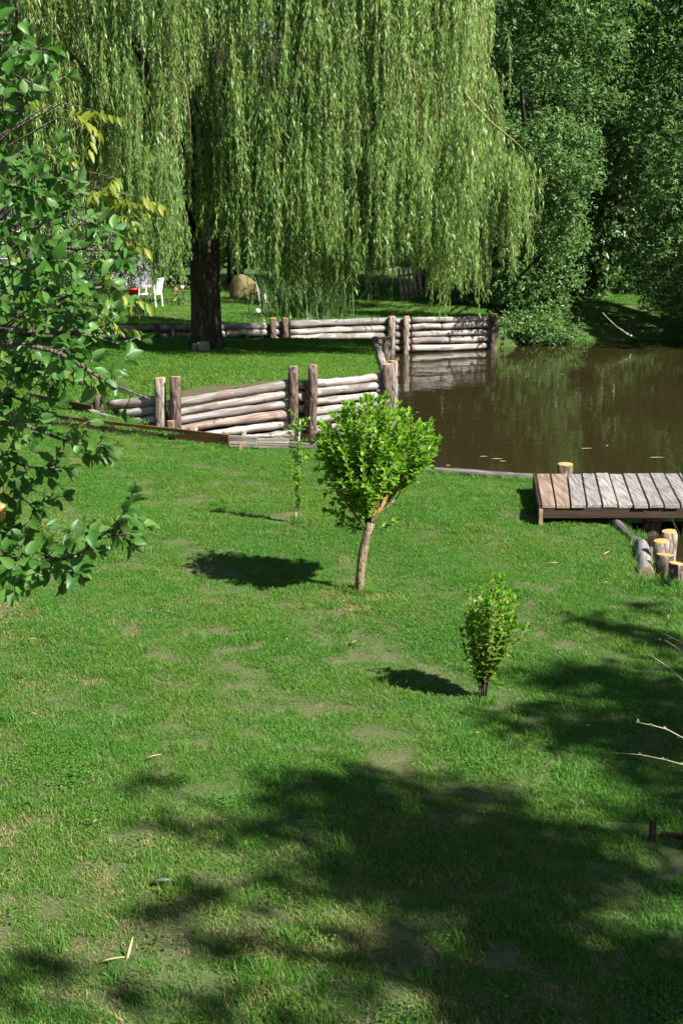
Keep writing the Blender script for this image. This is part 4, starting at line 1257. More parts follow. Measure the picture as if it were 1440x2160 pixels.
# ------------------------------------------------------------------ grass
def tuft(name, seed, n, rad, h, w, mat, lean=.6, clover=False):
    g = np.random.default_rng(seed)
    if clover:
        P = np.stack([g.uniform(-rad, rad, n), g.uniform(-rad, rad, n), g.uniform(.4, 1.0, n) * h], 1)
        az = g.uniform(0, 6.28, n)
        D = np.stack([np.cos(az), np.sin(az), .15 * g.normal(size=n)], 1)
        V, Q = leaf_arrays(P, D, np.array([[0, 0, 1.0]]) + .35 * g.normal(size=(n, 3)), np.full(n, w) * g.uniform(.7, 1.2, n), np.full(n, w * .9), 'leaf')
        return npmesh(name, V, Q, [MT[mat]], np.clip(np.repeat(g.normal(.35, .15, n), 2), 0, .75))
    r = rad * np.sqrt(g.random(n)); a = g.uniform(0, 6.28, n)
    b = np.stack([r * np.cos(a), r * np.sin(a), np.zeros(n) - .004], 1)
    az = g.uniform(0, 6.28, n); hh = h * g.uniform(.45, 1.15, n); ln = lean * g.uniform(.1, 1.3, n) * hh
    d = np.stack([np.cos(az), np.sin(az), np.zeros(n)], 1)
    sa = az + 1.57 + g.normal(0, .5, n)
    s = np.stack([np.cos(sa), np.sin(sa), np.zeros(n)], 1) * (w * g.uniform(.6, 1.2, n) / 2)[:, None]
    up = np.array([[0, 0, 1.0]])
    m1 = b + d * (ln * .3)[:, None] + up * (hh * .55)[:, None]
    tip = b + d * ln[:, None] + up * (hh * .95)[:, None]
    V = np.stack([b - s, b + s, m1 + s * .85, m1 - s * .85, tip + s * .12, tip - s * .12], 1).reshape(-1, 3)
    o = (np.arange(n) * 6)[:, None]
    Q = np.concatenate([o + np.array([[0, 1, 2, 3]]), o + np.array([[3, 2, 4, 5]])], 1).reshape(-1, 4)
    t = np.clip(g.normal(.48, .15, n), 0, .93); t[g.random(n) < .012] = 1.0
    return npmesh(name, V, Q, [MT[mat]], np.repeat(t, 2))

tufts = bpy.data.collections.new('grass_tufts')
def add_tuft(me, i):
    o = bpy.data.objects.new('tuft_%02d' % i, me); tufts.objects.link(o)
for i in range(5): add_tuft(tuft('grass_tuft', 100 + i, 190, .09, .023, .0034, 'grass', 1.0), i)
for i in range(2): add_tuft(tuft('dry_tuft', 110 + i, 90, .09, .022, .0034, 'dry_grass', 1.4), 5 + i)
add_tuft(tuft('clover_tuft', 120, 60, .085, .026, .013, 'grass', clover=True), 7)
add_tuft(tuft('long_tuft', 121, 60, .06, .052, .0044, 'grass', .8), 8)
for i in range(3): add_tuft(tuft('coarse_tuft', 130 + i, 110, .16, .042, .0075, 'grass', .9), 9 + i)

def scatter_tree():
    ng = bpy.data.node_groups.new('scatter_grass', 'GeometryNodeTree')
    ng.interface.new_socket('Geometry', in_out='INPUT', socket_type='NodeSocketGeometry')
    ng.interface.new_socket('Geometry', in_out='OUTPUT', socket_type='NodeSocketGeometry')
    gi = ng.nodes.new('NodeGroupInput'); go = ng.nodes.new('NodeGroupOutput')
    ip = ng.nodes.new('GeometryNodeInstanceOnPoints'); ci = ng.nodes.new('GeometryNodeCollectionInfo')
    ci.inputs['Collection'].default_value = tufts
    ci.inputs['Separate Children'].default_value = True; ci.inputs['Reset Children'].default_value = True
    ip.inputs['Pick Instance'].default_value = True
    def na(name, t):
        n = ng.nodes.new('GeometryNodeInputNamedAttribute'); n.data_type = t; n.inputs['Name'].default_value = name
        return next(s for s in n.outputs if s.enabled and s.name == 'Attribute')
    L = ng.links
    L.new(gi.outputs[0], ip.inputs['Points']); L.new(ci.outputs[0], ip.inputs['Instance'])
    L.new(na('variant', 'INT'), ip.inputs['Instance Index']); L.new(na('rot', 'FLOAT_VECTOR'), ip.inputs['Rotation']); L.new(na('scl', 'FLOAT_VECTOR'), ip.inputs['Scale'])
    L.new(ip.outputs[0], go.inputs[0])
    return ng
SCATTER = scatter_tree()
def scatter(name, P, var, rot, scl, label, cat='grass'):
    me = bpy.data.meshes.new(name); n = len(P)
    me.vertices.add(n); me.vertices.foreach_set('co', np.ascontiguousarray(P, np.float32).ravel())
    a = me.attributes.new('variant', 'INT', 'POINT'); a.data.foreach_set('value', np.ascontiguousarray(var, np.int32))
    a = me.attributes.new('rot', 'FLOAT_VECTOR', 'POINT'); a.data.foreach_set('vector', np.ascontiguousarray(rot, np.float32).ravel())
    a = me.attributes.new('scl', 'FLOAT_VECTOR', 'POINT'); a.data.foreach_set('vector', np.ascontiguousarray(scl, np.float32).ravel())
    o = link(name, me)
    md = o.modifiers.new('scatter', 'NODES'); md.node_group = SCATTER
    tag(o, label, cat, kind='stuff')
    return o

def in_poly(poly, X, Y):
    c = np.zeros(len(X), bool); n = len(poly)
    for i in range(n):
        x0, y0 = poly[i]; x1, y1 = poly[(i + 1) % n]
        k = (y0 > Y) != (y1 > Y)
        with np.errstate(divide='ignore', invalid='ignore'):
            xi = (x1 - x0) * (Y - y0) / (y1 - y0 if y1 != y0 else 1e-9) + x0
        c ^= k & (X < xi)
    return c

def vnoise(X, Y, s, seed):
    g = np.random.default_rng(seed); out = np.zeros(len(X))
    for o in range(3):
        for _ in range(4):
            a = g.uniform(0, 6.28); k = s * 2 ** o * g.uniform(.7, 1.3)
            out += np.sin((X * math.cos(a) + Y * math.sin(a)) * k + g.uniform(0, 6.28)) / (4 * 1.6 ** o)
    return out

# worn places of the lawn, from the photograph: pixel x, y, half sizes, bareness 0-1, dryness 0-1
WORN = [(480, 1330, 70, 16, .95, .3), (335, 1386, 45, 10, .9, .3), (615, 1396, 42, 12, .95, .3), (515, 1420, 30, 9, .95, .3), (645, 1424, 22, 8, .9, .3), (285, 1335, 45, 18, .7, .4), (695, 1294, 30, 8, .6, .3), (838, 1382, 24, 10, .95, .3),
        (712, 1495, 40, 13, .9, .3), (920, 1414, 26, 10, .95, .4), (800, 1545, 50, 20, .7, .5), (955, 1550, 24, 10, .85, .3), (1130, 1518, 24, 9, .95, .3), (1085, 1657, 45, 14, .8, .5), (960, 1660, 46, 16, .9, .2), (545, 1924, 40, 14, .95, .2),
        (1070, 2015, 60, 20, .75, .2), (900, 2010, 40, 14, .55, .2), (790, 2090, 80, 34, .55, .4), (540, 2115, 130, 52, .35, .9), (50, 1760, 160, 80, .25, .8), (90, 1990, 200, 70, .3, .9), (40, 1310, 110, 55, .1, .75), (120, 1095, 120, 60, .1, .6), (380, 1148, 60, 26, .5, .5),
        (450, 1270, 60, 18, .5, .4), (1085, 1088, 70, 10, .85, .4), (590, 1092, 45, 12, .8, .4), (645, 1105, 60, 14, .4, .8), (770, 1270, 130, 34, .25, .8), (690, 1255, 40, 16, .6, .6), (895, 1256, 22, 8, .85, .4), (1345, 1215, 18, 14, .6, .5), (1050, 1490, 40, 16, .6, .5), (1075, 1478, 40, 10, .7, .4),
        (410, 1055, 50, 9, .6, .4), (720, 1180, 18, 5, .5, .4), (240, 1840, 140, 40, .2, .6), (400, 1720, 160, 36, .15, .55), (1430, 1800, 60, 30, .8, .3), (725, 1350, 24, 8, .7, .3), (730, 1390, 18, 8, .8, .3), (380, 1335, 20, 8, .7, .3), (1270, 1175, 14, 12, .6, .5), (975, 1300, 20, 7, .4, .4), (170, 1440, 90, 20, .1, .5), (620, 1790, 60, 16, .2, .6), (300, 2060, 120, 40, .25, .6), (1230, 1330, 20, 6, .3, .4)]
def grass_near():
    g = np.random.default_rng(77)
    n = 120000
    Y = 3.0 + 14.2 * g.random(n); half = .31 * Y + 1.0
    X = g.uniform(-1, 1, n) * half
    # density in tufts per square metre, thinning with distance
    dens = np.interp(Y, [3, 6, 9, 17], [235, 225, 195, 140])
    pr = dens * (2 * half) * 14.2 / n
    keep = g.random(n) < pr
    X, Y = X[keep], Y[keep]
    k = in_poly(near_poly, X, Y); X, Y = X[k], Y[k]
    Z = np.array([z_near(x, y) for x, y in zip(X, Y)])
    px, py, fz = project(np.stack([X, Y, Z], 1))
    bare = np.zeros(len(X)); dry = np.zeros(len(X))
    wob = 1.05 + .42 * vnoise(X, Y, 7, 3)
    for wx, wy, ax, ay, b_, d_ in WORN:
        ax, ay = ax * .62, ay * .66
        if b_ >= .6: ax = ax + .060 * 2700 / fz; ay = ay + .020 * 2700 / fz
        q = np.sqrt(((px - wx) / ax) ** 2 + ((py - wy) / ay) ** 2) * wob
        m = np.clip(2.6 - 2.4 * q, 0, 1)
        b_ = b_ * (.25 if d_ > .55 else 1)
        bare = np.maximum(bare, b_ * m); dry = np.maximum(dry, d_ * m)
    bare = np.maximum(bare, np.clip(vnoise(X, Y, 2.5, 5) - .85, 0, 1) * 1.0)
    dry = np.maximum(dry, np.clip(vnoise(X, Y, 1.1, 6) - .25, 0, 1) * .7)
    keep = g.random(len(X)) > bare * 1.0
    X, Y, Z, dry, bare = X[keep], Y[keep], Z[keep], dry[keep], bare[keep]
    # longer grass the mower misses: round stems, along boards, logs and the jetty
    ex_, ey_ = [], []
    def ring(p, r, n):
        for _ in range(n):
            a = g.uniform(0, 6.28); q = r * g.uniform(.4, 1.2); ex_.append(p.x + q * math.cos(a)); ey_.append(p.y + q * math.sin(a))
    ring(tb, .10, 14); ring(sb, .07, 10); ring(pb_, .06, 8); ring(W(1400, 1250, .13), .25, 26); ring(W(1140, 1080, .13), .12, 10)
    for i in range(len(near_edge) - 1):
        (xa, ya), (xb, yb) = near_edge[i], near_edge[i + 1]
        for _ in range(int(math.hypot(xb - xa, yb - ya) * 14)):
            t = g.random(); ex_.append(xa + (xb - xa) * t + g.normal(0, .02)); ey_.append(ya + (yb - ya) * t - abs(g.normal(.05, .04)))
    k0 = len(X); ex_, ey_ = np.array(ex_), np.array(ey_)
    X = np.concatenate([X, ex_]); Y = np.concatenate([Y, ey_]); Z = np.concatenate([Z, [z_near(a, b) for a, b in zip(ex_, ey_)]])
    dry = np.concatenate([dry, np.full(len(ex_), .1)]); bare = np.concatenate([bare, np.zeros(len(ex_))])
    m = len(X)
    var = g.integers(0, 5, m)
    dm = g.random(m) < dry * .70; var[dm] = 5 + g.integers(0, 2, dm.sum())
    cl = (vnoise(X, Y, 1.6, 9) > .5) & (g.random(m) < .30) & (Y < 6.5); var[cl] = 7
    cl = (g.random(m) < .02); var[cl] = 7
    lg = (g.random(m) < .02); var[lg] = 8; var[k0:] = 8
    hgt = (1 + .28 * vnoise(X, Y, 1.3, 12) + .15 * g.normal(size=m)) * np.interp(Y, [3, 9, 17], [.95, 1.0, 1.0]) * (1 - .45 * bare)
    hgt = np.clip(hgt, .35, 1.7)
    wd = np.interp(Y, [3, 8, 17], [.95, 1.05, 1.25]) * g.uniform(.85, 1.15, m)
    rot = np.stack([g.normal(0, .06, m), g.normal(0, .06, m), g.uniform(0, 6.28, m)], 1)
    scatter('grass', np.stack([X, Y, Z], 1), var, rot, np.stack([wd, wd, hgt], 1), 'short green lawn grass with worn and dry patches')
    print('near tufts', m)
grass_near()
def grass_on(name, poly, zf, x0, x1, y0, y1, dens, seed, label, hs=1.0, dirt=None, dryness=0.0):
    g = np.random.default_rng(seed)
    n = int((x1 - x0) * (y1 - y0) * dens)
    X = g.uniform(x0, x1, n); Y = g.uniform(y0, y1, n)
    k = in_poly(poly, X, Y) & (np.abs(X) < .31 * Y + 2.0); X, Y = X[k], Y[k]
    if dirt is not None:
        k = ~in_poly(dirt, X, Y) | (g.random(len(X)) < .05); X, Y = X[k], Y[k]
    k = g.random(len(X)) > np.clip(vnoise(X, Y, 1.8, seed + 3) - .4, 0, .8); X, Y = X[k], Y[k]
    Z = np.array([zf(x, y) for x, y in zip(X, Y)]); m = len(X)
    var = 9 + g.integers(0, 3, m)
    if dryness: dd = g.random(m) < dryness + .35 * vnoise(X, Y, 1.2, seed + 8); var[dd] = 5 + g.integers(0, 2, dd.sum())
    s = g.uniform(.9, 1.3, m); h = hs * np.clip(1 + .3 * vnoise(X, Y, 1.4, 12) + .15 * g.normal(size=m), .4, 1.8)
    scatter(name, np.stack([X, Y, Z], 1), var, np.stack([0 * s, 0 * s, g.uniform(0, 6.28, m)], 1), np.stack([s, s, h], 1), label)
grass_on('grass', up_poly, z_up, -8, .7, 16, 23, 130, 41, 'mown grass under the willow inside the log wall', .85, strip)
grass_on('grass', far_poly, z_far, -12, 11, 23.5, 36, 45, 42, 'grass on the far bank behind the pond', 1.0, None, .32)
grass_on('grass', path_poly, lambda x, y: .21, -5, -1, 15, 18, 40, 43, 'thin grass tufts on the bare strip between the boards', .8)

# ------------------------------------------------------------------ apple tree leaning in from the left
def apple():
    rr = random.Random(77)
    t = empty('apple_tree', (-2.9, 4.6, .15))
    tag(t, 'apple tree at the left edge with glossy leaves and a few small apples', 'tree')
    base = Vector((-2.9, 4.6, 0.0))
    v, f = tube([base, base + Vector((.03, 0, .5)), base + Vector((.1, 0, 1.1)), base + Vector((.2, -.05, 1.7)), base + Vector((.25, -.05, 2.6)), base + Vector((.3, 0, 3.6))], [.12, .10, .09, .08, .06, .03], 12, rnd=rr, wob=.05)
    link('trunk', pymesh('trunk', v, f, True, [MT['apple_bark']]), t)
    # boughs in photo pixels with a distance each; they come from the trunk outside the frame
    B = [([(-260, 420), (-60, 400), (60, 430), (150, 455), (215, 480)], 4.5, .020), ([(-260, 520), (-60, 520), (60, 520), (170, 525), (255, 530)], 4.2, .018),
         ([(-260, 560), (-40, 600), (80, 610), (180, 610), (240, 600)], 4.6, .018), ([(-260, 650), (-60, 690), (70, 700), (170, 705), (250, 725)], 4.3, .018),
         ([(-260, 700), (-20, 720), (110, 740), (200, 790), (250, 815), (318, 842)], 4.0, .014), ([(-260, 700), (-40, 780), (30, 770), (90, 780), (120, 800)], 4.6, .012),
         ([(-260, 800), (-60, 880), (60, 900), (140, 930), (225, 945)], 4.1, .016), ([(-260, 820), (-80, 940), (0, 960), (60, 985), (130, 985)], 4.3, .012),
         ([(-260, 900), (-100, 1030), (-20, 1060), (40, 1050), (75, 1075)], 4.2, .012), ([(-260, 980), (-80, 1150), (40, 1180), (150, 1175), (215, 1130), (275, 1095)], 3.9, .013),
         ([(-260, 980), (-80, 1160), (30, 1190), (110, 1200), (165, 1215)], 4.0, .010), ([(-260, 330), (-60, 340), (40, 350), (110, 370), (160, 390)], 4.6, .014),
         ([(-260, 60), (-40, 130), (20, 130), (60, 105), (110, 105)], 3.8, .012), ([(-260, 0), (-60, 60), (30, 70), (36, 30), (40, -40)], 3.8, .012), ([(-260, 200), (-60, 230), (20, 240), (70, 200), (95, 150)], 4.2, .010),
         ([(-260, 600), (-60, 640), (40, 650), (120, 660), (190, 665)], 4.8, .012), ([(-260, 480), (-60, 460), (20, 480), (110, 570), (150, 580)], 4.9, .012), ([(-260, 760), (-90, 830), (0, 830), (60, 850), (105, 870)], 4.5, .010),
         ([(-260, 520), (-90, 560), (0, 560), (60, 570), (100, 545)], 4.0, .010), ([(-260, 420), (-90, 380), (0, 390), (60, 400), (100, 415)], 4.2, .010), ([(-260, 1000), (-120, 1090), (-40, 1110), (20, 1130), (60, 1120)], 4.4, .010)]
    items = []; parts = []
    spl = []
    for pl_, Yd, r in B:
        P = [WY(a, b, Yd + rr.uniform(-.05, .05) + .10 * math.sin(i * 1.3)) for i, (a, b) in enumerate(pl_)]
        # smooth the polyline
        Q = []
        for i in range(len(P) - 1):
            p0 = P[max(0, i - 1)]; p1 = P[i]; p2 = P[i + 1]; p3 = P[min(len(P) - 1, i + 2)]
            for k in range(4):
                u = k / 4
                Q.append(.5 * ((2 * p1) + (p2 - p0) * u + (2 * p0 - 5 * p1 + 4 * p2 - p3) * u * u + (3 * p1 - p0 - 3 * p2 + p3) * u ** 3))
        Q.append(P[-1])
        root = base + Vector((.2, 0, max(.8, min(3.0, P[0].z - .15))))
        full = [root, root.lerp(P[0], .5)] + Q
        n = len(full)
        v, f = tube(full, [r + (.0022 - r) * (i / (n - 1)) ** .8 for i in range(n)], 6)
        o = link('bough', pymesh('bough', v, f, True, [MT['apple_bark']]), t)
        # leafy spurs and side shoots
        L = len(Q)
        for i in range(1, L):
            for s in range(2 if (i > L * .3 and not (pl_[-1][0] > 300 and i > L * .7)) else 1):
                if rr.random() < (.42 if pl_[2][1] > 300 else .72): continue
                p = Q[i - 1].lerp(Q[i], rr.random()); d = (Q[i] - Q[i - 1]).normalized(); x, y, _ = frame_of(d)
                a = rr.uniform(0, 6.28); ln = rr.uniform(.03, .15) * (1.15 - .4 * i / L)
                e = p + (d * rr.uniform(.2, .8) + x * math.cos(a) + y * math.sin(a) + Vector((0, 0, .35))).normalized() * ln
                pts = [p, p.lerp(e, .5) + Vector((0, 0, -.004)), e]
                parts.append(tube(pts, [.003, .0022, .0015], 4))
                spl += shoot_leaves(pts, .030, 1.0, rr, .35, .9, False, .05)
        items += shoot_leaves(Q[L // 3:], .035 if pl_[2][1] > 300 else .07, 1.0, rr, .1, .9, False, .05)
    items += spl
    # let the blades hang a little
    items = [(p, (Vector(d) + Vector((0, 0, -.28))).normalized(), (Vector(n) + Vector((rr.uniform(-.7, .7), rr.uniform(-.7, .7), rr.uniform(-.3, .3)))).normalized(), s) for p, d, n, s in items]
    qx, qy, _ = project(np.array([list(i_[0]) for i_ in items]))
    items = [i_ for i_, a_, b_ in zip(items, qx, qy) if not (a_ > 150 and 812 < b_ < 888 and rr.random() < .72)]
    v, f = join(parts); link('twigs', pymesh('twigs', v, f, True, [MT['apple_bark']]), t)['kind'] = 'stuff'
    al = [big_leaf_mesh('apple_leaf', .060, .034, c_, fo, [MT['apple_leaf']], w) for c_, fo, w in ((.18, .35, .02), (.38, .25, .03), (.08, .55, .02), (.5, .45, .04))]
    place_leaves(t, items, al, MT['apple_leaf_mass'], 300, 9)
    print('apple leaves', len(items))
    am = plain_mat('apple_skin', (.55, .30, .10), .35, .5, .3, 30)
    for px, py, Yd in ((2, 1072, 4.1), (2, 1088, 4.15), (112, 522, 4.35)):
        p = WY(px, py, Yd)
        prof = [(0, -.46), (.2, -.5), (.42, -.3), (.5, 0), (.42, .32), (.2, .46), (.06, .38)]
        V, F = [], []; n = 10
        for r_, z_ in prof:
            for k in range(n):
                a = 6.2832 * k / n; V.append((r_ * .036 * math.cos(a), r_ * .036 * math.sin(a), z_ * .034))
        for i in range(len(prof) - 1):
            for k in range(n): F.append((i * n + k, i * n + (k + 1) % n, (i + 1) * n + (k + 1) % n, (i + 1) * n + k))
        F.append(tuple(range((len(prof) - 1) * n, len(prof) * n)))
        link('apple', pymesh('apple', V, F, True, [am]), t, None, Matrix.Translation(p))
apple()

# ------------------------------------------------------------------ slender yellow-leaved tree behind the apple
def yellow_tree():
    rr = random.Random(19)
    Y0 = 8.2
    t = empty('yellow_leaved_tree', (WY(-60, 900, Y0).x, Y0, .15))
    tag(t, 'slender tree with drooping yellow-green leaf clusters behind the apple leaves', 'tree')
    b = Vector((WY(-60, 900, Y0).x, Y0, .0))
    tops = [b, b + Vector((.03, 0, .8)), b + Vector((.08, 0, 1.6)), b + Vector((.1, .05, 2.6)), b + Vector((.15, .05, 3.8))]
    v, f = tube(tops, [.04, .035, .03, .022, .01], 8); link('trunk', pymesh('trunk', v, f, True, [MT['young_bark']]), t)
    tips = [((205, 235), 8.0), ((165, 240), 8.1), ((195, 265), 7.9), ((55, 200), 8.2), ((10, 225), 8.3), ((245, 375), 7.9), ((215, 395), 8.0), ((195, 400), 8.0), ((295, 415), 7.8), ((275, 425), 7.9), ((250, 455), 8.0), ((255, 490), 8.0), ((110, 325), 8.2), ((265, 510), 8.0), ((205, 555), 8.1), ((210, 575), 8.0), ((245, 630), 7.9), ((270, 620), 7.8),
            ((215, 650), 8.0), ((115, 370), 8.2), ((75, 425), 8.2), ((70, 545), 8.2), ((60, 560), 8.2), ((245, 690), 7.9), ((145, 780), 7.9), ((165, 790), 7.9), ((5, 740), 8.0), ((130, 470), 8.1), ((160, 520), 8.1)]
    items = []; parts = []
    for (px, py), Yd in tips:
        e = WY(px, py, Yd); s0 = b + Vector((.08, 0, max(.6, min(3.4, e.z - .35))))
        pts = [s0, s0.lerp(e, .35) + Vector((0, 0, .12)), s0.lerp(e, .75) + Vector((0, 0, .14)), e]
        parts.append(tube(pts, [.010, .008, .005, .002], 5))
        for k in range(2):
            d = Vector((rr.uniform(-.3, 1), rr.uniform(-.6, .3), rr.uniform(-.25, .15))).normalized()
            q = [e, e + d * .07 + Vector((0, 0, .01)), e + d * .14 + Vector((0, 0, -.02))]
            for j in range(7):
                p = q[0].lerp(q[2], j / 6); side = d.cross(Vector((0, 0, 1))).normalized() * (1 if j % 2 else -1)
                ld = (d * .5 + side * .7 + Vector((0, 0, -.75)) + Vector((rr.uniform(-.2, .2), rr.uniform(-.2, .2), 0))).normalized()
                items.append((p, ld, (Vector((0, -.5, 1)) + side * .3).normalized(), rr.uniform(.75, 1.15)))
    v, f = join(parts); link('branches', pymesh('branches', v, f, True, [MT['apple_bark']]), t)
    yl_ = [big_leaf_mesh('yellow_leaf', .085, .030, c_, .35, [MT['yellow_leaf']], .01) for c_ in (.15, .3)]
    place_leaves(t, items, yl_, MT['young_leaf_mass'], 300 if len(items) > 300 else len(items), 4) if len(items) <= 300 else place_leaves(t, items, yl_, MT['yellow_leaf'], 300, 4)
yellow_tree()

# ------------------------------------------------------------------ thin bare twigs reaching in from the right
def twig_shrub():
    rr = random.Random(2)
    b = Vector((2.35, 5.4, .15))
    t = empty('bare_shrub', b); tag(t, 'thin bare pale twigs reaching in at the right edge over the shaded lawn', 'shrub')
    items = []
    for pl_, Yd in (([(1520, 1620), (1440, 1557), (1405, 1538), (1375, 1530), (1340, 1523)], 5.3), ([(1540, 1650), (1440, 1613), (1400, 1602), (1350, 1592), (1288, 1587)], 5.1), ([(1540, 1540), (1440, 1437), (1415, 1412), (1395, 1398), (1369, 1381)], 5.8), ([(1540, 1470), (1440, 1378), (1420, 1362), (1400, 1350)], 5.9), ([(1540, 1400), (1440, 1358), (1420, 1347), (1397, 1336)], 6.0)):
        P = [WY(a, c_, Yd) for a, c_ in pl_]
        pts = [b + Vector((rr.uniform(-.05, .05), rr.uniform(-.1, .3), 0)), (b + P[0]) / 2 + Vector((.12, 0, .1))] + P
        v, f = tube(pts, [.006, .005] + [.0034 - .0022 * i / len(P) for i in range(len(P))], 5)
        link('twig', pymesh('twig', v, f, True, [MT['twig_pale']]), t)
        for p in P[1:]:
            for _ in range(2):
                items.append((p + Vector((rr.uniform(-.02, .02), 0, 0)), Vector((rr.uniform(-1, .3), rr.uniform(-.5, .5), rr.uniform(-.2, .8))), Vector((0, -.4, 1)), rr.uniform(.2, .42)))
    place_leaves(t, items, sl_, MT['young_leaf_mass'], 300, 8)
twig_shrub()

# ------------------------------------------------------------------ trees outside the picture that shade the lawn
def shade_trees():
    rr = random.Random(6)
    cot = 1 / math.tan(SUN_EL); hx, hy = SUN.x / math.cos(SUN_EL), SUN.y / math.cos(SUN_EL)
    def up(px, py, h):
        p = W(px, py, .15); return Vector((p.x + hx * h * cot, p.y + hy * h * cot, .15 + h))
    A = [(720, 1700, .30), (820, 1690, .30), (900, 1740, .36), (1000, 1740, .36), (1080, 1760, .32), (780, 1780, .34), (880, 1820, .36), (980, 1850, .36), (1100, 1850, .34), (1200, 1800, .30), (1300, 1840, .22), (1390, 1870, .14), (700, 1850, .22), (620, 1740, .16), (560, 1680, .14), (640, 1650, .15), (760, 1630, .14),
         (820, 1915, .20), (900, 1905, .16), (1060, 1910, .24), (1160, 1990, .20), (1060, 2020, .26), (1200, 2060, .32), (1320, 2040, .30), (1400, 2100, .30), (980, 2060, .20), (860, 2030, .18), (1120, 2130, .30), (1000, 2130, .24), (1280, 2140, .32), (900, 2130, .16), (760, 2000, .14), (700, 2080, .13), (620, 1880, .12), (430, 1900, .10), (320, 1940, .10), (260, 2110, .10), (560, 2000, .11), (90, 2040, .08),
         (10, 2120, .10), (440, 2150, .12), (350, 1760, .08), (300, 1660, .08), (1420, 1700, .16), (1440, 1990, .14), (960, 1680, .2), (420, 2010, .07), (660, 2150, .12), (1340, 1740, .12), (480, 1760, .09)]
    Bc = [(1210, 1420, .20), (1300, 1440, .26), (1380, 1470, .28), (1440, 1500, .28), (1180, 1540, .20), (1270, 1545, .26), (1360, 1570, .28), (1430, 1590, .28), (1090, 1500, .12), (1300, 1330, .16), (1400, 1350, .16), (1250, 1310, .10), (1150, 1440, .10), (1500, 1430, .3), (1520, 1560, .3), (1450, 1640, .18), (1340, 1280, .08), (1410, 1530, .3)]
    Bc = [(a_, b_, r_ * 1.35) for a_, b_, r_ in Bc]
    A += [(1330, 1640, .10), (1390, 1650, .14), (1440, 1680, .18), (1400, 1745, .14), (1440, 1780, .16), (900, 1790, .3), (1040, 1810, .3), (1150, 1850, .25), (1230, 2110, .3)]
    for name_lab, cl, hs, trunk, seed in (('tall tree outside the picture on the right that shades the near lawn', A, (5.2, 7.6), (6.8, .2), 91), ('second tree outside the picture on the right that shades the lawn by the bank', Bc, (5.0, 7.0), (8.2, 3.6), 92)):
        bl = []
        for px, py, r in cl:
            p = up(px, py, rr.uniform(*hs))
            bl.append((p.x, p.y, p.z, r * 1.15, r * 1.0, r * .9))
        cx = sum(b[0] for b in bl) / len(bl); cy = sum(b[1] for b in bl) / len(bl)
        leafy_tree('shade_tree', name_lab, 'tree', (cx + .6, cy - .5, .15), 5.2, .12, bl, 'dark_leaf', 150, .095, seed, None, .55, depth=.9)
shade_trees()
for i, (X, Y, h, lab) in enumerate(((10.9, 24.9, 5.4, 'low tree on the right bank outside the picture that shades the waterline'), (11.3, 27.6, 5.8, 'low tree outside the picture behind the right bank that shades the far slope'))):
    leafy_tree('bank_tree', lab, 'tree', (X, Y, .5), 4.6, .16, random_blobs(X - .6, X + 1.3, 2.0, h, Y - .9, Y + 1.1, 20, .7, 300 + i), 'dark_leaf', 60, .16, 310 + i, None, .5, depth=.6)

# ------------------------------------------------------------------ garden things on the far lawn
def lathe(prof, n=20):
    V, F = [], []
    for r_, z_ in prof:
        for k in range(n):
            a = 6.28319 * k / n; V.append((r_ * math.cos(a), r_ * math.sin(a), z_))
    for i in range(len(prof) - 1):
        for k in range(n): F.append((i * n + k, i * n + (k + 1) % n, (i + 1) * n + (k + 1) % n, (i + 1) * n + k))
    F.append(tuple(range(n - 1, -1, -1)))
    return V, F
def tinted(me, nf, val, rr=None):
    a = me.attributes.new('tint', 'FLOAT', 'FACE'); a.data.foreach_set('value', np.array([val if rr is None else min(1, max(0, rr.gauss(val, .2))) for _ in range(nf)], np.float32))
    return me
red = plain_mat('red_glaze', (.65, .03, .02), .35, .5, .1); lime = plain_mat('lime_plastic', (.48, .62, .02), .4, .5, .1)
white = plain_mat('white_plastic', (.80, .80, .80), .4, .5, .06); darkw = MT['beam_dark']; tan = plain_mat('tan_cover', (.19, .145, .07), .8, .2, .25, 5)
pink = plain_mat('pink_petal', (.75, .22, .24), .6, .3); palepink = plain_mat('pale_petal', (.85, .62, .62), .6, .3); whitep = plain_mat('white_petal', (.8, .8, .76), .6, .3)
g = np.random.default_rng(5)
# dark plant stand
p = WY(276, 627, 28.2); ps = empty('plant_stand', (p.x, 28.2, z_far(p.x, 28.2))); tag(ps, 'small dark wooden stand under the red flower pot', 'stand')
zt_ = p.z; V, F = box(p.x - .22, p.x + .26, 28.05, 28.4, zt_ - .035, zt_); link('table_top', bevel_mesh(pymesh('table_top', V, F, False, [darkw]), .005), ps)
for sx in (-.18, .22):
    for sy in (28.09, 28.36):
        V, F = box(p.x + sx - .02, p.x + sx + .02, sy - .02, sy + .02, z_far(p.x, 28.2) - .05, zt_ - .036); link('leg', pymesh('leg', V, F, False, [darkw]), ps)
rp = empty('flower_pot', (p.x + .06, 28.2, zt_)); tag(rp, 'red flower pot with a spiky plant on the dark stand', 'flower pot')
V, F = lathe([(.085, .0), (.115, .16), (.125, .162), (.125, .19), (.112, .19), (.105, .15), (.02, .15)])
link('pot', pymesh('pot', [(x + p.x + .06, y + 28.2, z + zt_ + .002) for x, y, z in V], F, True, [red]), rp)
V, Q, T = blades(g, (p.x + .06, 28.2, zt_ + .14), 60, .26, (.03, .03), .9, .012)
link('plant', npmesh('plant', V, Q, [MT['reed']], T), rp)['kind'] = 'stuff'
p2 = WY(293, 668, 26.9); zg = z_far(p2.x, 26.9)
lp = empty('plant_tub', (p2.x, 26.9, zg)); tag(lp, 'lime green ribbed plastic tub with dark stems on the far lawn', 'tub')
V, F = lathe([(.085, 0), (.105, .25), (.115, .252), (.115, .285), (.10, .285), (.095, .24), (.02, .24)])
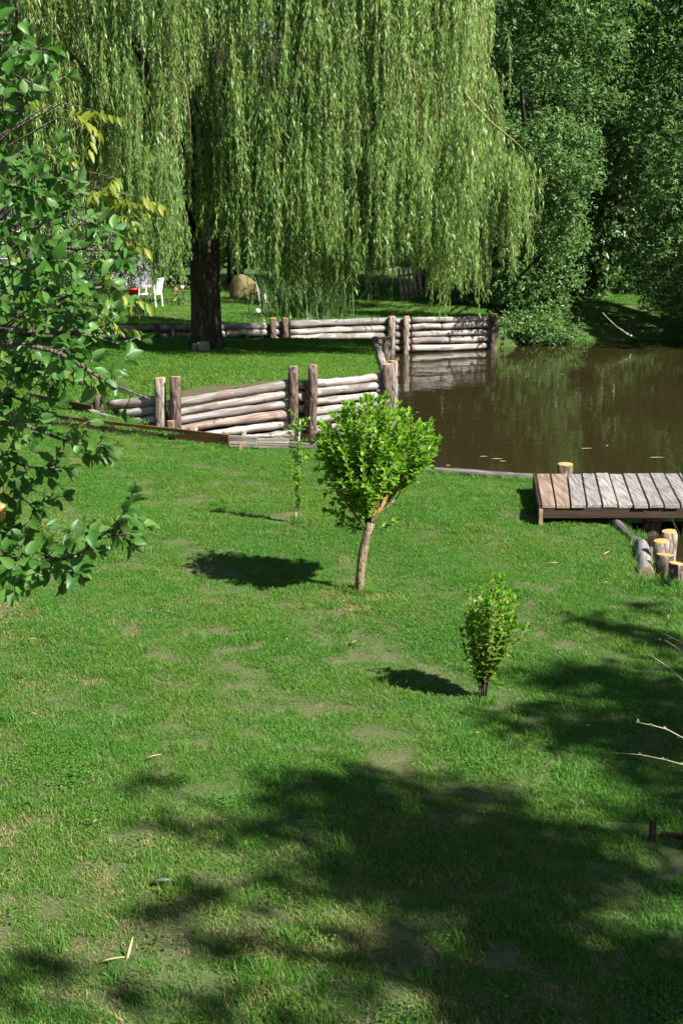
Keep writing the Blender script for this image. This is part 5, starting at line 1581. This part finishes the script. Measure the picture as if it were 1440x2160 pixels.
link('pot', pymesh('pot', [(x + p2.x, y + 26.9, z + zg) for x, y, z in V], F, True, [lime]), lp)
V, Q, T = blades(g, (p2.x - .02, 26.8, zg), 70, .42, (.12, .06), .15, .014); link('stems', npmesh('stems', V, Q, [MT['conifer']], T), lp)['kind'] = 'stuff'
# white chair, seen from the side
def chair(px, py, Y, rz):
    p = WY(px, py, Y); zg = z_far(p.x, Y)
    t = empty('garden_chair', (p.x, Y, zg)); tag(t, 'white plastic garden chair beside the red flower pot', 'chair')
    M = Matrix.Translation((p.x, Y, zg)) @ Matrix.Rotation(rz, 4, 'Z') @ Matrix.Scale(.82, 4)
    def pc(name, V, F): link(name, bevel_mesh(pymesh(name, V, F, False, [white]), .006), t, None, M)
    pc('seat', *box(-.23, .23, -.22, .22, .36, .40))
    V, F = box(-.25, -.215, -.21, .21, .40, .82)
    V = [(x - (z - .4) * .22, y, z) for x, y, z in V]; pc('backrest', V, F)
    for sy in (-.25, .215): pc('armrest', *box(-.24, .22, sy, sy + .035, .58, .615))
    for sx in (-.23, .19):
        for sy in (-.25, .215):
            V, F = box(sx, sx + .04, sy, sy + .035, -.02, .58); V = [(x + (.05 if x > 0 else -.05) * (1 - z / .58), y, z) for x, y, z in V]; pc('leg', V, F)
chair(318, 640, 29.2, R(165))
# roses
def flower(parent, p, r, mat, rr):
    V, F = [], []
    for ring, (n, rad, z) in enumerate(((5, r, 0), (5, r * .7, r * .35), (4, r * .4, r * .6))):
        for k in range(n):
            a = 6.283 * k / n + ring * .6; o = len(V)
            c = Vector((math.cos(a), math.sin(a), 0)); s = Vector((-math.sin(a), math.cos(a), 0))
            V += [Vector((0, 0, z * .6)), c * rad * .6 + s * rad * .45 + Vector((0, 0, z + r * .3)), c * rad + Vector((0, 0, z + r * .4)), c * rad * .6 - s * rad * .45 + Vector((0, 0, z + r * .3))]
            F.append((o, o + 1, o + 2, o + 3))
    return link('blossom', pymesh('blossom', V, F, False, [mat]), parent, None, Matrix.Translation(p) @ Matrix.Rotation(.9, 4, 'X'))
rr = random.Random(3)
rz_ = empty('rose_bush', (WY(378, 650, 29.6).x, 29.6, .68)); tag(rz_, 'rose bush with one pink and one pale blossom left of the willow trunk', 'rose bush')
bx0 = rz_.location
parts = [tube([bx0 + Vector((0, 0, -.05)), bx0 + Vector((.03 * i - .04, -.05, .25)), WY(px, py + 2, 29.5)], [.008, .006, .004], 5) for i, (px, py) in enumerate(((372, 610), (385, 607), (365, 625)))]
v, f = join(parts); link('stems', pymesh('stems', v, f, True, [MT['apple_bark']]), rz_)
V, Q = blob_leaves(np.random.default_rng(3), [(bx0.x + .1 * k - .15, 29.6, bx0.z + .15 + .08 * (k % 2), .2, .15, .15) for k in range(4)], 120, .06)
link('foliage', npmesh('foliage', V, Q, [MT['ash_leaf']], tint_for(np.random.default_rng(3), len(Q), 2)), rz_)['kind'] = 'stuff'
flower(rz_, WY(372, 610, 29.4), .05, pink, rr); flower(rz_, WY(385, 606, 29.4), .05, palepink, rr)
ox = W(545, 672, .66); od = empty('daisy_plant', (ox.x, 25.6, .66)); tag(od, 'single white flower above the far log wall left of the reeds', 'flower')
v, f = tube([Vector((WY(545, 657, 25.6).x, 25.6, .6)), WY(545, 657, 25.6)], [.006, .004], 5); link('stem', pymesh('stem', v, f, True, [MT['apple_bark']]), od)
flower(od, WY(545, 656, 25.58), .055, whitep, rr)
# tan rounded cover on a dark bench
p = WY(520, 605, 31.5); tc = empty('covered_bench', (p.x, 31.5, z_far(p.x, 31.5))); tag(tc, 'tan rounded cover standing on a dark bench right of the willow trunk', 'covered bench')
rr = random.Random(12)
V, F = [], []; n, m = 16, 9
for i in range(m):
    t_ = i / (m - 1); e = t_ * math.pi / 2
    for k in range(n):
        a = 6.283 * k / n; q = 1 + .05 * math.sin(4 * a + 3 * t_) + rr.uniform(-.02, .02)
        V.append((math.cos(a) * .40 * math.cos(e) ** 1.1 * q - .18 * t_, math.sin(a) * .30 * math.cos(e) ** .7 * q, .62 * math.sin(e)))
for i in range(m - 1):
    for k in range(n): F.append((i * n + k, i * n + (k + 1) % n, (i + 1) * n + (k + 1) % n, (i + 1) * n + k))
F.append(tuple(range(n - 1, -1, -1)))
zb_ = WY(520, 632, 31.5).z; zg = z_far(p.x, 31.5)
link('cover', pymesh('cover', [(x + p.x, y + 31.5, z + zb_) for x, y, z in V], F, True, [tan]), tc)
V, F = box(p.x - .5, p.x + .5, 31.1, 31.9, zb_ - .06, zb_ - .003); link('bench_top', bevel_mesh(pymesh('bench_top', V, F, False, [darkw]), .006), tc)
for sx in (-.42, .38):
    for sy in (31.15, 31.8):
        V, F = box(p.x + sx, p.x + sx + .05, sy, sy + .05, zg - .05, zb_ - .061); link('leg', pymesh('leg', V, F, False, [darkw]), tc)
# leaning picket panel
def pickets(px, py, Y, n, lean, label):
    p = WY(px, py, Y); zg = z_far(p.x, Y)
    t = empty('picket_fence', (p.x, Y, zg)); tag(t, label, 'fence')
    rr = random.Random(px)
    M0 = Matrix.Translation((p.x, Y, zg)) @ Matrix.Rotation(lean, 4, 'Y')
    for i in range(n):
        V, F = box(-.035, .035, -.01, .01, 0, .72 + rr.uniform(-.03, .03)); me = bevel_mesh(pymesh('picket', V, F, False, [MT['slat_pale']]), .004)
        link('picket', me, t, None, M0 @ Matrix.Translation((i * .115, rr.uniform(-.004, .004), .02)) @ Matrix.Rotation(rr.uniform(-.04, .04), 4, 'Y'))
    for z in (.18, .58):
        V, F = box(-.06, n * .115 - .05, -.032, -.012, z - .03, z + .03); link('rail', bevel_mesh(pymesh('rail', V, F, False, [MT['stake']]), .004), t, None, M0)
pickets(850, 618, 31.2, 5, R(-9), 'small leaning picket panel with reddish rail under the willow curtain')
pickets(930, 612, 32.0, 4, R(4), 'second picket panel, half hidden by willow strands further right')
# low blue tarpaulin bundle
p = WY(980, 630, 31.0); zg = z_far(p.x, 31.0)
V, F = [], []; rr = random.Random(4)
for i in range(6):
    e = i / 5 * 1.5
    for k in range(14):
        a = 6.283 * k / 14; q = 1 + rr.uniform(-.1, .1); V.append((p.x + math.cos(a) * .32 * math.cos(e) * q, 31.0 + math.sin(a) * .25 * math.cos(e) * q, zg - .02 + .22 * math.sin(e) * (1 + rr.uniform(-.12, .12))))
for i in range(5):
    for k in range(14): F.append((i * 14 + k, i * 14 + (k + 1) % 14, (i + 1) * 14 + (k + 1) % 14, (i + 1) * 14 + k))
tag(link('tarpaulin', pymesh('tarpaulin', V, F, True, [plain_mat('blue_tarp', (.05, .08, .16), .35, .6)])), 'crumpled dark blue tarpaulin heap in the shade behind the far wall', 'tarpaulin')
# garden house seen through the leaves
def house():
    t = empty('garden_house', (-8.6, 37.5, .7)); tag(t, 'pale lavender garden house with brick end half hidden behind the leaves', 'house')
    wall = plain_mat('lavender_render', (.50, .47, .58), .9, .1, .15, 3); roof = plain_mat('roof_tiles', (.22, .10, .07), .8, .2, .3, 10); brick = plain_mat('brick_end', (.40, .17, .10), .9, .1, .3, 20); glass = plain_mat('dark_glass', (.03, .035, .045), .08, .6)
    V, F = box(-10.6, -5.2, 35.2, 40, .5, 3.3); link('wall', pymesh('wall', V, F, False, [wall]), t)
    V, F = box(-11.4, -10.61, 35.4, 40, .5, 3.3); link('brick_wall', pymesh('brick_wall', V, F, False, [brick]), t)
    V = [(-11.7, 34.8, 3.25), (-4.9, 34.8, 3.25), (-4.9, 40.4, 3.25), (-11.7, 40.4, 3.25), (-11.7, 37.6, 5.2), (-4.9, 37.6, 5.2)]
    link('roof', pymesh('roof', V, [(0, 1, 5, 4), (2, 3, 4, 5), (1, 2, 5), (3, 0, 4), (3, 2, 1, 0)], False, [roof]), t)
    for x in (-9.6, -7.0):
        V, F = box(x, x + .9, 35.13, 35.19, 1.5, 2.6); w = link('window', pymesh('window', V, F, False, [white]), t)
        for a in (0, .44):
            V, F = box(x + .05 + a, x + .41 + a, 35.11, 35.128, 1.56, 2.54); q = link('pane', pymesh('pane', V, F, False, [glass]), w)
    V, F = box(-8.4, -7.5, 35.12, 35.19, .6, 2.6); link('door', pymesh('door', V, F, False, [darkw]), t)
house()

# ------------------------------------------------------------------ small things on the water and the lawn
def stick(name, pts, radii, label, cat, mat):
    v, f = tube(pts, radii, 6); o = link(name, pymesh(name, v, f, True, [mat])); tag(o, label, cat); return o
stick('dead_branch', [WY(1270, 660, 27.6), WY(1300, 690, 27.3), WY(1326, 706, 27.0), W(1346, 716, -.02)], [.012, .018, .022, .02], 'bare pale branch slanting into the water at the far bank', 'branch', MT['twig_pale'])
FL = ['long straw floating on the pond left of the sky reflection above the jetty planks', 'dry leaf floating first in the little raft of litter off the lawn edge', 'longest straw in the little raft of litter off the lawn edge', 'long dry stalk floating at the right edge above the jetty',
      'tiny dry leaf floating close to the grey edging log', 'dry straw floating in the corner under the jetty', 'tiny dry leaf floating right of the log wall corner posts', 'tiny dry leaf floating in mid pond below the ash', 'dry leaf floating nearest the shore in the little raft of litter', 'tiny leaf floating alone above the right jetty planks', 'small leaf floating in mid pond below the low bush']
for i, (px, py, ln, a) in enumerate(((1237, 946, .16, .1), (1020, 963, .1, .05), (1048, 968, .14, -.1), (1385, 965, .2, .05), (945, 982, .06, .3), (1305, 1101, .1, 0), (880, 870, .05, .2), (1110, 795, .05, .1), (1060, 973, .08, 0), (1280, 940, .04, .5), (1185, 790, .06, .2))):
    p = W(px, py, .004)
    V = [(-ln / 2, 0, 0), (-ln * .2, -.012, .003), (ln * .25, -.014, .004), (ln / 2, 0, .002), (ln * .2, .013, .003), (-ln * .25, .012, .004)]
    o = link('floating_leaf', pymesh('floating_leaf', V, [(0, 1, 2, 3, 4, 5)], False, [MT['straw']]), None, None, Matrix.Translation(p) @ Matrix.Rotation(a, 4, 'Z'))
    tag(o, FL[i], 'leaf', 'leaves floating on the pond')
def chip(px, py, L, w, rz, ry, label, cat='bark strip', mat='straw'):
    p = W(px, py, .15); p.z = z_near(p.x, p.y) + .035
    n = 6; V, F = [], []
    for i in range(n):
        t_ = i / (n - 1); ww = w * math.sin(math.pi * (.12 + .86 * t_)) * .5
        z = .25 * w * math.sin(3 * t_)
        V += [((t_ - .5) * L, -ww, z), ((t_ - .5) * L, 0, z - .2 * w), ((t_ - .5) * L, ww, z), ((t_ - .5) * L, 0, z + .1 * w)]
    for i in range(n - 1):
        for k in range(4): F.append((4 * i + k, 4 * i + (k + 1) % 4, 4 * i + 4 + (k + 1) % 4, 4 * i + 4 + k))
    F += [(3, 2, 1, 0), tuple(4 * (n - 1) + k for k in range(4))]
    o = link('bark_strip' if cat == 'bark strip' else 'fallen_leaf', pymesh('strip', V, F, True, [MT[mat]]), None, None, Matrix.Translation(p) @ Matrix.Rotation(rz, 4, 'Z') @ Matrix.Rotation(ry, 4, 'Y'))
    tag(o, label, cat, 'litter on the lawn')
chip(241, 2046, .085, .014, .12, -.1, 'pale wood strip lying flat on the dry grass near the bottom left')
chip(275, 2026, .09, .016, 1.2, -.9, 'pale wood strip standing up out of the grass beside the flat one')
chip(326, 1613, .075, .012, .3, -.1, 'pale wood strip alone on the sunlit lawn at the edge of the shade')
chip(72, 1516, .05, .010, -.8, 0, 'tiny pale strip on the sunny left lawn')
chip(1165, 1197, .07, .018, -.2, -.1, 'pale curled strip on the lawn below the jetty')
chip(1277, 1172, .07, .02, .6, -.2, 'pale chip on the worn spot near the sawn posts')
chip(1277, 1238, .035, .012, .3, 0, 'tiny white chip on the grass near the end-on log')
chip(70, 1363, .04, .012, .2, 0, 'tiny pale flake on the grass at the left edge')
chip(1240, 1543, .03, .016, .4, 0, 'tiny pale flake in the shade below the twigs')
chip(605, 1340 + 15, .02, .012, .4, 0, 'tiny pale flake among the bare spots in the middle of the lawn')
chip(745, 1355, .05, .03, .5, -.2, 'orange-brown fallen leaf in the middle of the lawn', 'leaf', 'twig_gold')
chip(1005, 1560, .03, .02, .2, 0, 'small yellow fallen leaf on the lawn below the shrub', 'leaf', 'twig_gold')
chip(202, 1766, .03, .018, .9, -.2, 'small brown fallen leaf on the dry grass at left', 'leaf', 'twig_gold')
chip(522, 2003, .035, .02, .5, -.2, 'small brown fallen leaf between shade patches near the bottom', 'leaf', 'twig_gold')
chip(345, 1890, .075, .036, .05, .05, 'large dark green leaf lying on the clover', 'leaf', 'dark_stone')
stick('cut_stem', [W(1407, 1325, .13), W(1407, 1325, .13) + Vector((-.004, 0, .09))], [.011, .009], 'short cut green stem sticking up from the lawn near the right edge', 'stem', MT['reed_plain'])
